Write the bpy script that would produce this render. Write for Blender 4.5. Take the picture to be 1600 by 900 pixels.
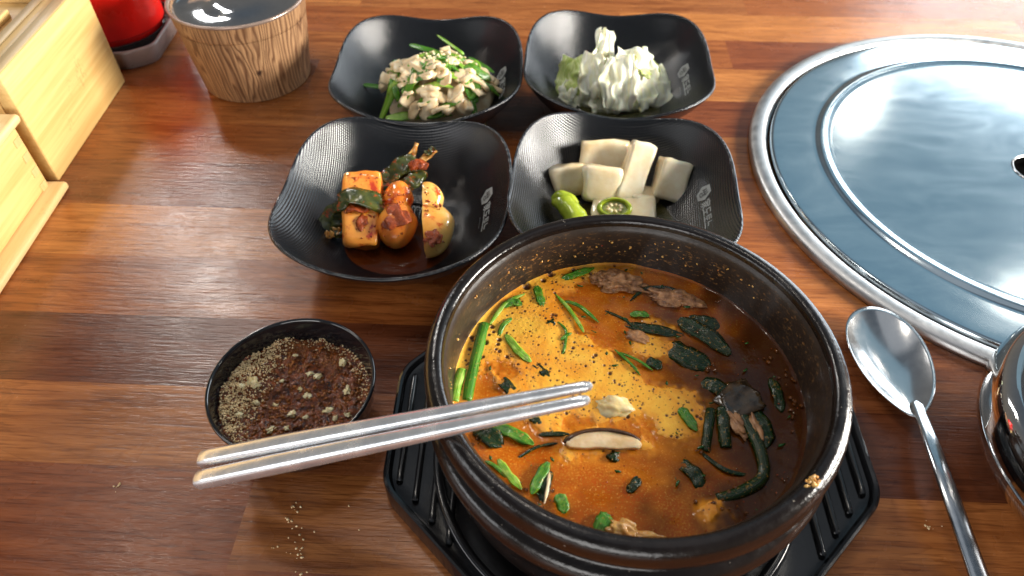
import bpy, bmesh, math, random
import numpy as np
from mathutils import Vector, Matrix, noise as mnoise
random.seed(7); rng = np.random.default_rng(7)
R = math.radians
for o in list(bpy.data.objects): bpy.data.objects.remove(o)
S = bpy.context.scene; C = S.collection
PI = math.pi

# ---------------------------------------------------------------- camera, light, exposure
CAMZ, PITCH, FPX = 0.295, 47.2, 1140.0
cd = bpy.data.cameras.new('camera'); cam = bpy.data.objects.new('camera', cd); C.objects.link(cam)
cam.location = (0, 0, CAMZ); cam.rotation_euler = (R(90-PITCH), 0, 0)
cd.sensor_width = 36; cd.lens = FPX/1600*36; cd.clip_start = 0.01; cd.clip_end = 50
cd.dof.use_dof = True; cd.dof.focus_distance = 0.32; cd.dof.aperture_fstop = 13
S.camera = cam
w = bpy.data.worlds.new('World'); S.world = w; w.use_nodes = True
wb = w.node_tree.nodes['Background']; wb.inputs[1].default_value = 1.0
_t = w.node_tree; _c = _t.nodes.new('ShaderNodeTexCoord'); _s = _t.nodes.new('ShaderNodeSeparateXYZ'); _r = _t.nodes.new('ShaderNodeValToRGB')   # a room: brown floor, beige walls, cool ceiling
_m = _t.nodes.new('ShaderNodeMath'); _m.operation = 'MULTIPLY_ADD'; _m.inputs[1].default_value = 0.5; _m.inputs[2].default_value = 0.5
_t.links.new(_c.outputs['Generated'], _s.inputs[0]); _t.links.new(_s.outputs[2], _m.inputs[0]); _t.links.new(_m.outputs[0], _r.inputs[0]); _t.links.new(_r.outputs[0], wb.inputs[0])
for _e, (_p0, _col) in zip((_r.color_ramp.elements[0], _r.color_ramp.elements[1]), ((0.40, (0.045, 0.030, 0.022, 1)), (0.95, (0.075, 0.095, 0.120, 1)))): _e.position = _p0; _e.color = _col
_e = _r.color_ramp.elements.new(0.55); _e.color = (0.17, 0.155, 0.135, 1)
S.view_settings.view_transform = 'Standard'; S.view_settings.look = 'None'; S.view_settings.gamma = 1
S.view_settings.exposure = 0.26
S.cycles.max_bounces = 8; S.cycles.glossy_bounces = 5; S.cycles.transmission_bounces = 6
def area(name, loc, target, sx, sy, power, col, shape='RECTANGLE'):
    l = bpy.data.lights.new(name, 'AREA'); l.shape = shape; l.size = sx
    if shape == 'RECTANGLE': l.size_y = sy
    l.energy = power; l.color = col
    o = bpy.data.objects.new(name, l); C.objects.link(o); o.location = loc
    o.rotation_euler = (Vector(target)-Vector(loc)).to_track_quat('-Z', 'Y').to_euler()
    return o
area('window_light', (1.30, 0.22, 0.43), (0.0, 0.22, 0.03), 0.60, 0.40, 46, (1.0, 0.95, 0.87))
area('far_window_light', (1.75, 2.05, 0.54), (0.0, 0.35, 0.0), 1.30, 0.95, 22, (0.86, 0.94, 1.0))
area('bluish_ceiling_light', (2.1, 2.5, 2.4), (0.25, 0.35, 0.0), 3.4, 2.2, 6.5, (0.42, 0.78, 1.0))
area('front_fill_light', (-0.30, -1.20, 0.36), (0.0, 0.2, 0.03), 1.2, 0.5, 10, (1.0, 0.98, 0.96))  # added fill behind the camera, stands for no known door
area('overhead_fill_light', (0.0, 0.35, 1.9), (0.0, 0.35, 0.0), 1.8, 1.8, 2.6, (0.95, 0.97, 1.0))  # added dim panel for soft fill from above
area('left_fill_light', (-1.30, -0.33, 0.36), (0.0, 0.15, 0.06), 0.9, 0.40, 4.0, (0.97, 0.98, 1.0))  # added light to whiten the chopsticks, not a known window
tube_ = area('tube_lamp', (2.12, 1.9, 1.6), (2.12, 1.9, 0), 0.05, 0.9, 0.8, (0.95, 0.98, 1.0)); tube_.rotation_euler = (0, 0, R(-17))
area('side_window_light', (-1.30, 2.25, 1.55), (-0.2, 0.4, 0.0), 0.15, 1.1, 9.0, (0.95, 0.97, 1.0))
for i, (x, y, z, p) in enumerate([(-1.09, 1.83, 1.6, 6.0), (-0.95, 0.80, 1.6, 2.0), (-0.17, 0.62, 1.6, 2.0), (1.60, 2.90, 1.6, 0.7), (1.73, 1.63, 1.6, 0.6)]):
    area('ceiling_lamp', (x, y, z), (x*0.5, y*0.5, 0), 0.16, 0.16, p, (1.0, 0.90, 0.78), 'DISK')

# ---------------------------------------------------------------- helpers
_p = R(PITCH); FW = Vector((0, math.cos(_p), -math.sin(_p))); UP = Vector((0, math.sin(_p), math.cos(_p)))
def at(x, y, z=0.0):
    "table point at height z (metres) measured from the photograph"
    d = FW + Vector((1, 0, 0))*((x-800)/FPX) - UP*((y-450)/FPX)
    return Vector((0, 0, CAMZ)) + d*((z-CAMZ)/d.z)
def tag(o, label=None, cat=None, group=None, kind=None):
    if label: o['label'] = label
    if cat: o['category'] = cat
    if group: o['group'] = group
    if kind: o['kind'] = kind
    return o
def thing(name, label, cat, loc=(0, 0, 0), rz=0, group=None):
    o = bpy.data.objects.new(name, None); C.objects.link(o); o.location = loc; o.rotation_euler = (0, 0, rz)
    o.empty_display_size = 0.01
    return tag(o, label, cat, group)
def obj(name, me, mat=None, parent=None, loc=(0, 0, 0), rot=(0, 0, 0), smooth=True):
    if isinstance(me, tuple):
        m = bpy.data.meshes.new(name); m.from_pydata([tuple(v) for v in me[0]], [], me[1])
        if len(me) > 2:
            a_ = m.attributes.new('strip', 'FLOAT_VECTOR', 'POINT'); a_.data.foreach_set('vector', np.array(me[2], dtype=np.float32).ravel())
        me = m
    elif isinstance(me, bmesh.types.BMesh):
        m = bpy.data.meshes.new(name); me.to_mesh(m); me.free(); me = m
    if mat and not me.materials: me.materials.append(mat)
    if smooth: me.shade_smooth()
    o = bpy.data.objects.new(name, me); C.objects.link(o); o.location = loc; o.rotation_euler = rot
    if parent: o.parent = parent
    return o
def clean(o, ang=40):
    o.data.shade_smooth()
    try: o.data.set_sharp_from_angle(angle=R(ang))
    except Exception: pass
    return o
def lathe(prof, seg=96, uv=True):
    "closed-of-revolution mesh from (r, z) points; profile runs outside -> inside or any order"
    v, f = [], []; n = len(prof); uvs = []
    idx = []
    for r, z in prof:
        if r < 1e-7: idx.append([len(v)]*seg); v.append((0, 0, z))
        else:
            idx.append(list(range(len(v), len(v)+seg)))
            for k in range(seg): a = 2*PI*k/seg; v.append((r*math.cos(a), r*math.sin(a), z))
    for i in range(n-1):
        for k in range(seg):
            k2 = (k+1) % seg; q = [idx[i][k], idx[i][k2], idx[i+1][k2], idx[i+1][k]]
            q2 = []
            for t in q:
                if t not in q2: q2.append(t)
            if len(q2) > 2: f.append(q2)
    m = bpy.data.meshes.new('lathe'); m.from_pydata(v, [], f)
    bm = bmesh.new(); bm.from_mesh(m); bmesh.ops.recalc_face_normals(bm, faces=bm.faces); bm.to_mesh(m); bm.free()
    return m
def smooth_prof(pts, n=6):
    "Catmull-Rom resample of a profile"
    out = []; P = [Vector(p) for p in pts]
    for i in range(len(P)-1):
        p0 = P[max(i-1, 0)]; p1 = P[i]; p2 = P[i+1]; p3 = P[min(i+2, len(P)-1)]
        for k in range(n):
            t = k/n
            out.append(0.5*((2*p1)+(p2-p0)*t+(2*p0-5*p1+4*p2-p3)*t*t+(3*p1-p0-3*p2+p3)*t**3))
    out.append(P[-1]); return out
def box(cx, cy, cz, sx, sy, sz, bev=0.0005, seg=2):
    bm = bmesh.new(); bmesh.ops.create_cube(bm, size=1)
    bmesh.ops.scale(bm, vec=(sx, sy, sz), verts=bm.verts); 
    if bev: bmesh.ops.bevel(bm, geom=bm.edges[:], offset=bev, segments=seg, affect='EDGES', profile=0.5)
    bmesh.ops.translate(bm, vec=(cx, cy, cz), verts=bm.verts); return bm
def prism(poly, z0, z1, bev=0.0, seg=2):
    bm = bmesh.new(); vs = [bm.verts.new((x, y, z0)) for x, y in poly]; f = bm.faces.new(vs)
    r = bmesh.ops.extrude_face_region(bm, geom=[f]); bmesh.ops.translate(bm, vec=(0, 0, z1-z0), verts=[g for g in r['geom'] if isinstance(g, bmesh.types.BMVert)])
    bmesh.ops.recalc_face_normals(bm, faces=bm.faces)
    if bev: bmesh.ops.bevel(bm, geom=bm.edges[:], offset=bev, segments=seg, affect='EDGES', profile=0.5)
    return bm
def nz(x, y, z, s=1.0, seed=0.0): return mnoise.noise(Vector((x*s+seed*13.7, y*s-seed*7.1, z*s+seed*3.3)))
def chunk(sx, sy, sz, seed=0, round_=0.35, amp=0.08, cuts=7, taper=0.0, freq=1.6, shear=0.0):
    "an irregular rounded food chunk centred on its origin"
    bm = bmesh.new(); bmesh.ops.create_cube(bm, size=2); bmesh.ops.subdivide_edges(bm, edges=bm.edges[:], cuts=cuts, use_grid_fill=True)
    for v in bm.verts:
        c = v.co.copy(); s = c.normalized()*1.12; k = max(abs(c.x), abs(c.y), abs(c.z))
        ax = sorted([abs(c.x), abs(c.y), abs(c.z)]); e = max(0, ax[1]-0.72)/0.28
        e2 = max(0, ax[0]-0.72)/0.28
        c = c.lerp(s, min(1, round_*(0.35+0.9*e+0.5*e2)))
        n = mnoise.noise_vector(c*freq*0.6+Vector((seed*3.1, seed*1.7, seed)))
        n2 = mnoise.noise_vector(c*freq*3+Vector((seed*5.1, seed*1.2, -seed)))
        c += n*amp*1.6 + n2*amp*0.28
        t = 1-taper*(c.z*0.5+0.5); c.x = c.x*t + shear*c.z; c.y *= t
        v.co = Vector((c.x*sx, c.y*sy, c.z*sz))
    return bm
def blob(r, seed=0, amp=0.25, sub=2, sc=(1, 1, 1), freq=1.2):
    bm = bmesh.new(); bmesh.ops.create_icosphere(bm, subdivisions=sub, radius=1)
    for v in bm.verts:
        c = v.co.copy(); k = 1+amp*mnoise.noise(c*freq+Vector((seed*2.3, seed, -seed)))*2
        v.co = Vector((c.x*r*sc[0]*k, c.y*r*sc[1]*k, c.z*r*sc[2]*k))
    return bm
def spline(pts, n=14):
    return smooth_prof([Vector(p) for p in pts], max(2, n//max(1, len(pts)-1)))
def ribbon(pts, wid, thick, nrm=(0, 0, 1), fold=0.0, taper=(0.4, 0.2), n=16, seed=0, twist=0.0, wob=0.0):
    "a strip following pts: closed cross-section of 8 points, folded like a leaf"
    P = spline(pts, n); m = len(P); v, f, st_ = [], [], []
    N0 = Vector(nrm).normalized()
    for i, p in enumerate(P):
        t = i/(m-1); T = (P[min(i+1, m-1)]-P[max(i-1, 0)]).normalized()
        B = T.cross(N0).normalized(); N = B.cross(T).normalized()
        if twist: q = Matrix.Rotation(twist*(t-0.5), 3, T); B = q@B; N = q@N
        a = min(1.0, taper[0]+(1-taper[0])*min(1, t*5)); b = min(1.0, taper[1]+(1-taper[1])*min(1, (1-t)*4))
        ww = wid*0.5*a*b*(1+0.18*nz(t*5, seed, 0)); th = thick*0.5*(0.5+0.5*a*b)
        for u, zz in ((-1, 0), (-.6, 1), (0, 1), (.6, 1), (1, 0), (.6, -1), (0, -1), (-.6, -1)):
            off = wob*nz(t*6, seed+4, 1+u*1.3)
            q = p + B*(u*ww) + N*(zz*th + fold*abs(u)*wid*0.5 + off)
            v.append(q); st_.append((u*wid*500, t*len(P)*0.12, zz*0.3+seed))
    for i in range(m-1):
        for k in range(8):
            k2 = (k+1) % 8; f.append((i*8+k, i*8+k2, (i+1)*8+k2, (i+1)*8+k))
    f.append(tuple(reversed(range(8)))); f.append(tuple((m-1)*8+k for k in range(8)))
    return v, f, st_
def tube(pts, rad, n=14, seg=10, flat=1.0, taper=(1, 1), nrm=(0, 0, 1)):
    P = spline(pts, n); m = len(P); v, f, st_ = [], [], []
    for i, p in enumerate(P):
        t = i/(m-1); T = (P[min(i+1, m-1)]-P[max(i-1, 0)]).normalized(); B = T.cross(Vector(nrm)).normalized(); N = B.cross(T)
        r = rad*(taper[0]*(1-t)+taper[1]*t)
        for k in range(seg):
            a = 2*PI*k/seg; rw = r*(1+0.10*nz(t*7, k*0.3, rad*999)); v.append(p+B*(math.cos(a)*rw)+N*(math.sin(a)*rw*flat)); st_.append((math.cos(a)*rad*1000, t*len(P)*0.12, math.sin(a)+rad*999))
    for i in range(m-1):
        for k in range(seg):
            k2 = (k+1) % seg; f.append((i*seg+k, i*seg+k2, (i+1)*seg+k2, (i+1)*seg+k))
    f.append(tuple(reversed(range(seg)))); f.append(tuple((m-1)*seg+k for k in range(seg)))
    return v, f, st_

# herb flecks floating everywhere in the soup: nobody could count them
def scatter(name, label, cat, pts, sizes, mat, seed=0, sc=(1, 1, 0.5), kind='stuff', parent=None, sub=1):
    rs = random.Random(seed); V, Fc = [], []
    base = bmesh.new(); bmesh.ops.create_icosphere(base, subdivisions=sub, radius=1); bv = [v.co.copy() for v in base.verts]; bf = [[v.index for v in f.verts] for f in base.faces]; base.free()
    for p_, s in zip(pts, sizes):
        E = Matrix.Rotation(rs.uniform(0, 6.3), 3, 'Z')@Matrix.Rotation(rs.uniform(-0.5, 0.5), 3, 'X'); b = len(V); k = [rs.uniform(0.45, 1.5) for _ in bv]
        for q, kk in zip(bv, k): V.append(Vector(p_)+E@Vector((q.x*s*sc[0]*kk, q.y*s*sc[1]*kk, q.z*s*sc[2]*kk)))
        Fc += [[b+i for i in f] for f in bf]
    o = obj(name, (V, Fc), mat, parent); 
    if parent: tag(o, kind=kind)
    else: tag(o, label, cat, None, kind)
    return o
# ---------------------------------------------------------------- materials
class NT:
    def __init__(s, name):
        s.m = bpy.data.materials.new(name); s.m.use_nodes = True; s.t = s.m.node_tree; s.n = s.t.nodes; s.l = s.t.links
        s.b = s.n['Principled BSDF']
    def node(s, typ, **kw):
        n = s.n.new(typ)
        for k, v in kw.items(): setattr(n, k, v)
        return n
    def set(s, n, k, v):
        if isinstance(v, bpy.types.NodeSocket): s.l.new(v, n.inputs[k])
        else: n.inputs[k].default_value = v
    def bs(s, **kw):
        for k, v in kw.items():
            k = {'col': 'Base Color', 'rough': 'Roughness', 'metal': 'Metallic', 'spec': 'Specular IOR Level', 'sss': 'Subsurface Weight', 'coat': 'Coat Weight',
                 'coatr': 'Coat Roughness', 'trans': 'Transmission Weight', 'ior': 'IOR', 'alpha': 'Alpha', 'normal': 'Normal', 'sssr': 'Subsurface Radius', 'ssss': 'Subsurface Scale', 'aniso': 'Anisotropic', 'sheen': 'Sheen Weight'}[k]
            if isinstance(v, tuple) and len(v) == 3 and k == 'Base Color': v = (*v, 1)
            s.set(s.b, k, v)
        return s
    def coord(s, kind='Object', scale=(1, 1, 1), rot=(0, 0, 0), loc=(0, 0, 0), rnd=False):
        tc = s.node('ShaderNodeTexCoord'); mp = s.node('ShaderNodeMapping'); src = tc.outputs[kind]
        if rnd:
            oi = s.node('ShaderNodeObjectInfo'); ad = s.node('ShaderNodeVectorMath', operation='ADD'); mu = s.node('ShaderNodeVectorMath', operation='SCALE')
            cx = s.node('ShaderNodeCombineXYZ'); s.l.new(oi.outputs['Random'], cx.inputs[0]); s.l.new(oi.outputs['Random'], cx.inputs[1]); s.l.new(oi.outputs['Random'], cx.inputs[2])
            s.l.new(cx.outputs[0], mu.inputs[0]); mu.inputs['Scale'].default_value = 9.0
            s.l.new(src, ad.inputs[0]); s.l.new(mu.outputs[0], ad.inputs[1]); src = ad.outputs[0]
        s.l.new(src, mp.inputs[0]); mp.inputs['Location'].default_value = loc; mp.inputs['Rotation'].default_value = rot; mp.inputs['Scale'].default_value = scale
        return mp.outputs[0]
    def noise(s, vec, scale=5, detail=4, rough=0.55, dist=0.0):
        n = s.node('ShaderNodeTexNoise'); s.l.new(vec, n.inputs['Vector']); n.inputs['Scale'].default_value = scale; n.inputs['Detail'].default_value = detail
        n.inputs['Roughness'].default_value = rough; n.inputs['Distortion'].default_value = dist; return n.outputs[0]
    def voro(s, vec, scale=5, feature='F1'):
        n = s.node('ShaderNodeTexVoronoi', feature=feature); s.l.new(vec, n.inputs['Vector']); n.inputs['Scale'].default_value = scale; return n
    def wave(s, vec, scale=5, dist=0, axis='X', detail=2, dscale=1):
        n = s.node('ShaderNodeTexWave'); n.bands_direction = axis; s.l.new(vec, n.inputs['Vector']); n.inputs['Scale'].default_value = scale
        n.inputs['Distortion'].default_value = dist; n.inputs['Detail'].default_value = detail; n.inputs['Detail Scale'].default_value = dscale; return n.outputs['Fac']
    def ramp(s, fac, stops, interp='LINEAR'):
        n = s.node('ShaderNodeValToRGB'); cr = n.color_ramp; cr.interpolation = interp
        while len(cr.elements) < len(stops): cr.elements.new(0.5)
        for e, (p, c) in zip(cr.elements, stops):
            e.position = p; e.color = (*c, 1) if isinstance(c, tuple) else (c, c, c, 1)
        s.l.new(fac, n.inputs[0]); return n.outputs[0]
    def mix(s, fac, a, b, mode='MIX'):
        n = s.node('ShaderNodeMix', data_type='RGBA', blend_type=mode)
        for k, v in ((0, fac), (6, a), (7, b)):
            if isinstance(v, bpy.types.NodeSocket): s.l.new(v, n.inputs[k])
            else: n.inputs[k].default_value = (*v, 1) if isinstance(v, tuple) else v
        return n.outputs[2]
    def math(s, op, a, b=0.5, clamp=False):
        n = s.node('ShaderNodeMath', operation=op, use_clamp=clamp)
        for k, v in ((0, a), (1, b)):
            if isinstance(v, bpy.types.NodeSocket): s.l.new(v, n.inputs[k])
            else: n.inputs[k].default_value = v
        return n.outputs[0]
    def attr(s, name): n = s.node('ShaderNodeAttribute', attribute_name=name); return n.outputs['Fac']
    def bump(s, h, strength=0.5, dist=0.0005, prev=None):
        n = s.node('ShaderNodeBump'); s.l.new(h, n.inputs['Height']); n.inputs['Strength'].default_value = strength; n.inputs['Distance'].default_value = dist
        if prev: s.l.new(prev, n.inputs['Normal'])
        s.l.new(n.outputs[0], s.b.inputs['Normal']); return n.outputs[0]

def m_table():
    t = NT('laminate_wood')
    oi = t.node('ShaderNodeObjectInfo')
    v = t.coord('Object', rnd=True, scale=(1, 1, 1))
    vs = t.coord('Object', rnd=True, scale=(5, 70, 30)); vf = t.coord('Object', rnd=True, scale=(45, 900, 300))
    vc = t.coord('Object', rnd=True, scale=(7, 34, 20))
    fig = t.noise(vc, 1.6, 3, 0.5, 0.9); fine = t.noise(vf, 1.0, 3, 0.6); str_ = t.noise(vs, 2.4, 5, 0.62, 0.4)
    rings = t.math('FRACT', t.math('MULTIPLY', fig, 7.0)); rings = t.ramp(rings, [(0, 0.25), (0.12, 0.75), (0.75, 0.62), (1, 0.25)])
    c = t.mix(t.ramp(str_, [(0.3, 0.0), (0.7, 1.0)]), (0.66, 0.56, 0.50), (1.28, 1.34, 1.4))
    c = t.mix(1.0, oi.outputs['Color'], c, 'MULTIPLY')
    c = t.mix(t.math('MULTIPLY', t.math('SUBTRACT', 1.0, rings), 0.55), c, t.mix(1.0, c, (0.40, 0.30, 0.26), 'MULTIPLY'))
    c = t.mix(t.ramp(fine, [(0.32, 0.75), (0.5, 0.0)]), c, t.mix(1.0, c, (0.42, 0.34, 0.30), 'MULTIPLY'))
    vsm = t.coord('Object', rnd=True, scale=(40, 40, 40))
    t.bs(col=c, spec=0.38, rough=t.ramp(t.noise(vsm, 0.6, 4), [(0.3, 0.19), (0.7, 0.32)]))
    h = t.math('ADD', t.math('MULTIPLY', fine, 1.0), t.math('MULTIPLY', t.noise(t.coord('Object', rnd=True, scale=(110, 620, 300)), 1.0, 2, 0.5), 0.9))
    t.bump(h, 0.42, 0.00035)
    return t.m
def m_plain(name, col, rough=0.5, metal=0.0, spec=0.5, bump=0.0, bs=400, var=0.15, **kw):
    t = NT(name); v = t.coord('Object')
    n = t.noise(v, bs*0.25, 5, 0.6)
    c = t.mix(t.ramp(n, [(0.3, 0.0), (0.7, 1.0)]), tuple(x*(1-var) for x in col), tuple(min(1, x*(1+var)) for x in col))
    t.bs(col=c, rough=t.ramp(t.noise(v, bs*0.1, 3), [(0.3, rough*0.8), (0.7, min(1, rough*1.2))]), metal=metal, spec=spec, **kw)
    if bump: t.bump(t.noise(v, bs, 4), bump, 0.0004)
    return t.m
def m_bowl():
    t = NT('black_linen_plastic'); v = t.coord('Object'); 
    a = t.wave(v, 300, 0.0, 'X', 0, 1); b = t.wave(v, 300, 0.0, 'Y', 0, 1)
    h = t.math('ADD', t.math('MULTIPLY', a, 0.6), t.math('MULTIPLY', b, 0.5)); h = t.math('MULTIPLY', h, 1.0)
    t.bs(col=t.mix(t.noise(v, 120, 4), (0.003, 0.0035, 0.005), (0.007, 0.008, 0.010)), rough=0.18, spec=0.70)
    t.bump(h, 0.42, 0.00040); return t.m
def m_steel(name='steel', col=(0.62, 0.65, 0.68), rough=0.16, scr=(900, 30, 30), amt=0.12, dirt=0.25):
    t = NT(name); v = t.coord('Object'); vs = t.coord('Object', scale=scr)
    n = t.noise(vs, 1.0, 4, 0.7); d = t.noise(v, 90, 8, 0.75, 0.3)
    t.bs(col=t.mix(t.ramp(d, [(0.35, 0.0), (0.75, 1.0)]), tuple(x*(1-dirt) for x in col), col), metal=1.0,
         rough=t.math('ADD', t.ramp(d, [(0.3, rough*0.7), (0.75, rough*1.5)]), t.math('MULTIPLY', n, amt*0.5)))
    t.bump(n, amt, 0.00008); return t.m
def m_lid():
    t = NT('wiped_steel'); tc = t.node('ShaderNodeTexCoord'); sep = t.node('ShaderNodeSeparateXYZ'); t.l.new(tc.outputs['Object'], sep.inputs[0])
    rad = t.math('SQRT', t.math('ADD', t.math('MULTIPLY', sep.outputs[0], sep.outputs[0]), t.math('MULTIPLY', sep.outputs[1], sep.outputs[1])))
    ang = t.math('ARCTAN2', sep.outputs[1], sep.outputs[0]); cb = t.node('ShaderNodeCombineXYZ'); t.l.new(t.math('MULTIPLY', rad, 900.0), cb.inputs[0]); t.l.new(t.math('MULTIPLY', ang, 3.0), cb.inputs[1])
    circ = t.noise(cb.outputs[0], 1.0, 3, 0.6); scr = None
    for k, (rz, th) in enumerate(((0.4, 0.72), (1.7, 0.73), (2.6, 0.72))):
        n = t.ramp(t.noise(t.coord('Object', scale=(1400, 18, 1), rot=(0, 0, rz), loc=(k*3.1, k, 0)), 1.0, 2, 0.5, 0.4), [(th, 0.0), (th+0.04, 1.0)]); scr = n if scr is None else t.math('MAXIMUM', scr, n)
    wipe = t.ramp(t.noise(t.coord('Object', scale=(1, 2.2, 1), rot=(0, 0, 0.7)), 16, 5, 0.6, 1.2), [(0.35, 0.0), (0.7, 1.0)])
    t.bs(col=t.mix(wipe, (0.48, 0.58, 0.64), (0.60, 0.68, 0.72)), metal=1.0, rough=t.math('ADD', t.math('ADD', 0.13, t.math('MULTIPLY', wipe, 0.035)), t.math('MULTIPLY', scr, 0.06)))
    t.bump(t.math('ADD', t.math('MULTIPLY', circ, 0.3), t.math('MULTIPLY', scr, 0.5)), 0.03, 0.0001); return t.m
def m_stick():
    t = NT('worn_chopstick_steel'); v = t.coord('Object', rot=(0, 0, 0)); n = t.noise(v, 900, 4, 0.7); d = t.noise(v, 120, 5, 0.6)
    t.bs(col=t.mix(t.ramp(d, [(0.35, 0.0), (0.65, 1.0)]), (0.78, 0.81, 0.84), (0.93, 0.94, 0.95)), metal=0.8, rough=t.ramp(d, [(0.3, 0.20), (0.7, 0.30)]), spec=0.6)
    t.bump(n, 0.02, 0.0001); return t.m
def m_stone():
    t = NT('glazed_stoneware'); v = t.coord('Object')
    sp = t.voro(v, 520).outputs['Distance']; big = t.noise(v, 35, 5, 0.6)
    thr = t.ramp(t.noise(v, 160, 2), [(0.55, 0.0), (0.75, 0.17)])
    spk = t.math('LESS_THAN', sp, thr)
    c = t.mix(big, (0.003, 0.0025, 0.0025), (0.012, 0.0075, 0.006))
    c = t.mix(t.math('MULTIPLY', spk, 0.55), c, (0.45, 0.40, 0.33))
    t.bs(col=c, rough=t.ramp(t.noise(v, 220, 4), [(0.3, 0.10), (0.7, 0.28)]), spec=0.5)
    pit_ = t.ramp(t.voro(v, 700).outputs['Distance'], [(0.0, 0.0), (0.35, 1.0)]); t.bump(t.math('ADD', t.noise(v, 500, 4, 0.6), t.math('MULTIPLY', pit_, 0.2)), 0.28, 0.0005); return t.m
def m_stone_in():
    "inside wall of the pot, with dried broth flecks in a band above the soup"
    t = NT('stained_stoneware'); v = t.coord('Object'); 
    sep = t.node('ShaderNodeSeparateXYZ'); t.l.new(t.coord('Object'), sep.inputs[0]); z = sep.outputs[2]
    band = t.math('MULTIPLY', t.ramp(z, [(0.060, 0.3), (0.068, 0.9), (0.075, 1.0), (0.080, 0.0)]), 1.0)
    vs = t.coord('Object', scale=(1, 1, 2.2)); fl = t.noise(vs, 420, 5, 0.7)
    big = t.ramp(t.noise(vs, 30, 3), [(0.35, 0.25), (0.6, 1.0)])
    m = t.math('MULTIPLY', t.math('MULTIPLY', t.ramp(fl, [(0.56, 0.0), (0.66, 1.0)]), band), big)
    c = t.mix(t.noise(v, 90, 5), (0.008, 0.005, 0.004), (0.042, 0.029, 0.021))
    c = t.mix(t.math('MULTIPLY', m, 0.8), c, (0.42, 0.20, 0.06))
    t.bs(col=c, rough=0.34, spec=0.35); t.bump(t.noise(v, 600, 4), 0.3, 0.0004); return t.m
def m_bamboo(name='bamboo', axis=1, col=((0.62, 0.36, 0.11), (0.82, 0.57, 0.23)), rnd=False):
    t = NT(name); sc = [260, 260, 260]; sc[axis] = 8; v = t.coord('Object', scale=tuple(sc), rnd=rnd); sc2 = [50, 50, 50]; sc2[axis] = 1.2
    a = t.noise(v, 1.0, 5, 0.6); b = t.noise(t.coord('Object', scale=tuple(sc2), rnd=rnd), 1.0, 3)
    c = t.mix(t.ramp(t.math('ADD', t.math('MULTIPLY', a, 0.55), t.math('MULTIPLY', b, 0.45)), [(0.35, 0.0), (0.62, 1.0)]), *col)
    w_ = t.coord('Object', rnd=rnd); nd = t.ramp(t.noise(w_, 22, 2), [(0.66, 0.0), (0.74, 1.0)]); sp = t.ramp(t.noise(w_, 420, 2), [(0.5, 0.0), (0.6, 1.0)])
    c = t.mix(t.math('MULTIPLY', t.math('MULTIPLY', nd, sp), 0.6), c, (0.42, 0.20, 0.07))
    t.bs(col=c, rough=0.42, spec=0.4); t.bump(a, 0.15, 0.0003); return t.m
def m_cupwood():
    t = NT('carbonised_wood'); tc = t.node('ShaderNodeTexCoord'); 
    sep = t.node('ShaderNodeSeparateXYZ'); t.l.new(tc.outputs['Object'], sep.inputs[0])
    ang = t.math('MULTIPLY', t.math('ARCTAN2', sep.outputs[1], sep.outputs[0]), 0.043)
    cb = t.node('ShaderNodeCombineXYZ'); t.l.new(ang, cb.inputs[0]); t.l.new(t.math('MULTIPLY', sep.outputs[2], 0.22), cb.inputs[1])
    big = t.noise(cb.outputs[0], 62, 2, 0.4, 0.6)
    rings = t.math('FRACT', t.math('ADD', t.math('MULTIPLY', ang, 330.0), t.math('MULTIPLY', big, 9.0)))
    rr = t.ramp(rings, [(0, 0.0), (0.35, 0.9), (0.7, 1.0), (0.9, 0.15), (1, 0.0)])
    cb2 = t.node('ShaderNodeCombineXYZ'); t.l.new(ang, cb2.inputs[0]); t.l.new(t.math('MULTIPLY', sep.outputs[2], 0.04), cb2.inputs[1])
    f = t.noise(cb2.outputs[0], 900, 3)
    c = t.mix(rr, (0.12, 0.055, 0.026), (0.44, 0.26, 0.13)); c = t.mix(t.ramp(f, [(0.35, 0.6), (0.6, 0.0)]), c, (0.13, 0.06, 0.03))
    c = t.mix(t.ramp(t.noise(cb.outputs[0], 25, 2), [(0.4, 0.4), (0.7, 0.0)]), c, t.mix(1.0, c, (0.6, 0.5, 0.45), 'MULTIPLY'))
    # a knot
    d1 = t.math('SUBTRACT', ang, -0.043*1.18); d2 = t.math('SUBTRACT', sep.outputs[2], 0.024)
    dd = t.math('SQRT', t.math('ADD', t.math('MULTIPLY', d1, d1), t.math('MULTIPLY', d2, d2)))
    kn = t.ramp(t.math('MULTIPLY', t.math('ADD', dd, t.math('MULTIPLY', t.noise(tc.outputs['Object'], 300, 2), 0.003)), 100.0), [(0.25, 1.0), (0.45, 0.0)])
    c = t.mix(kn, c, (0.03, 0.012, 0.008))
    t.bs(col=c, rough=0.45, spec=0.4); t.bump(rr, 0.35, 0.0005); return t.m
def m_veg(name, c1, c2, rough=0.3, sss=0.3, fib=None, bump=0.3, scale=180, spot=None, spec=0.5, coat=0.0):
    t = NT(name); v = t.coord('Object', scale=fib or (1, 1, 1), rnd=True); n = t.noise(v, scale, 5, 0.6)
    c = t.mix(t.ramp(n, [(0.32, 0.0), (0.68, 1.0)]), c1, c2)
    if spot:
        v2 = t.coord('Object', rnd=True); s1 = t.noise(v2, spot[1], 4, 0.65, 0.5); c = t.mix(t.ramp(s1, [(spot[2], 0.0), (spot[2]+0.09, 1.0)]), c, spot[0])
    t.bs(col=c, rough=rough, sss=sss, sssr=(1.0, 0.6, 0.3), ssss=0.002, spec=spec, coat=coat, coatr=0.15)
    t.bump(t.noise(t.coord('Object', rnd=True), scale*3, 3), bump, 0.0005); return t.m

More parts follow.
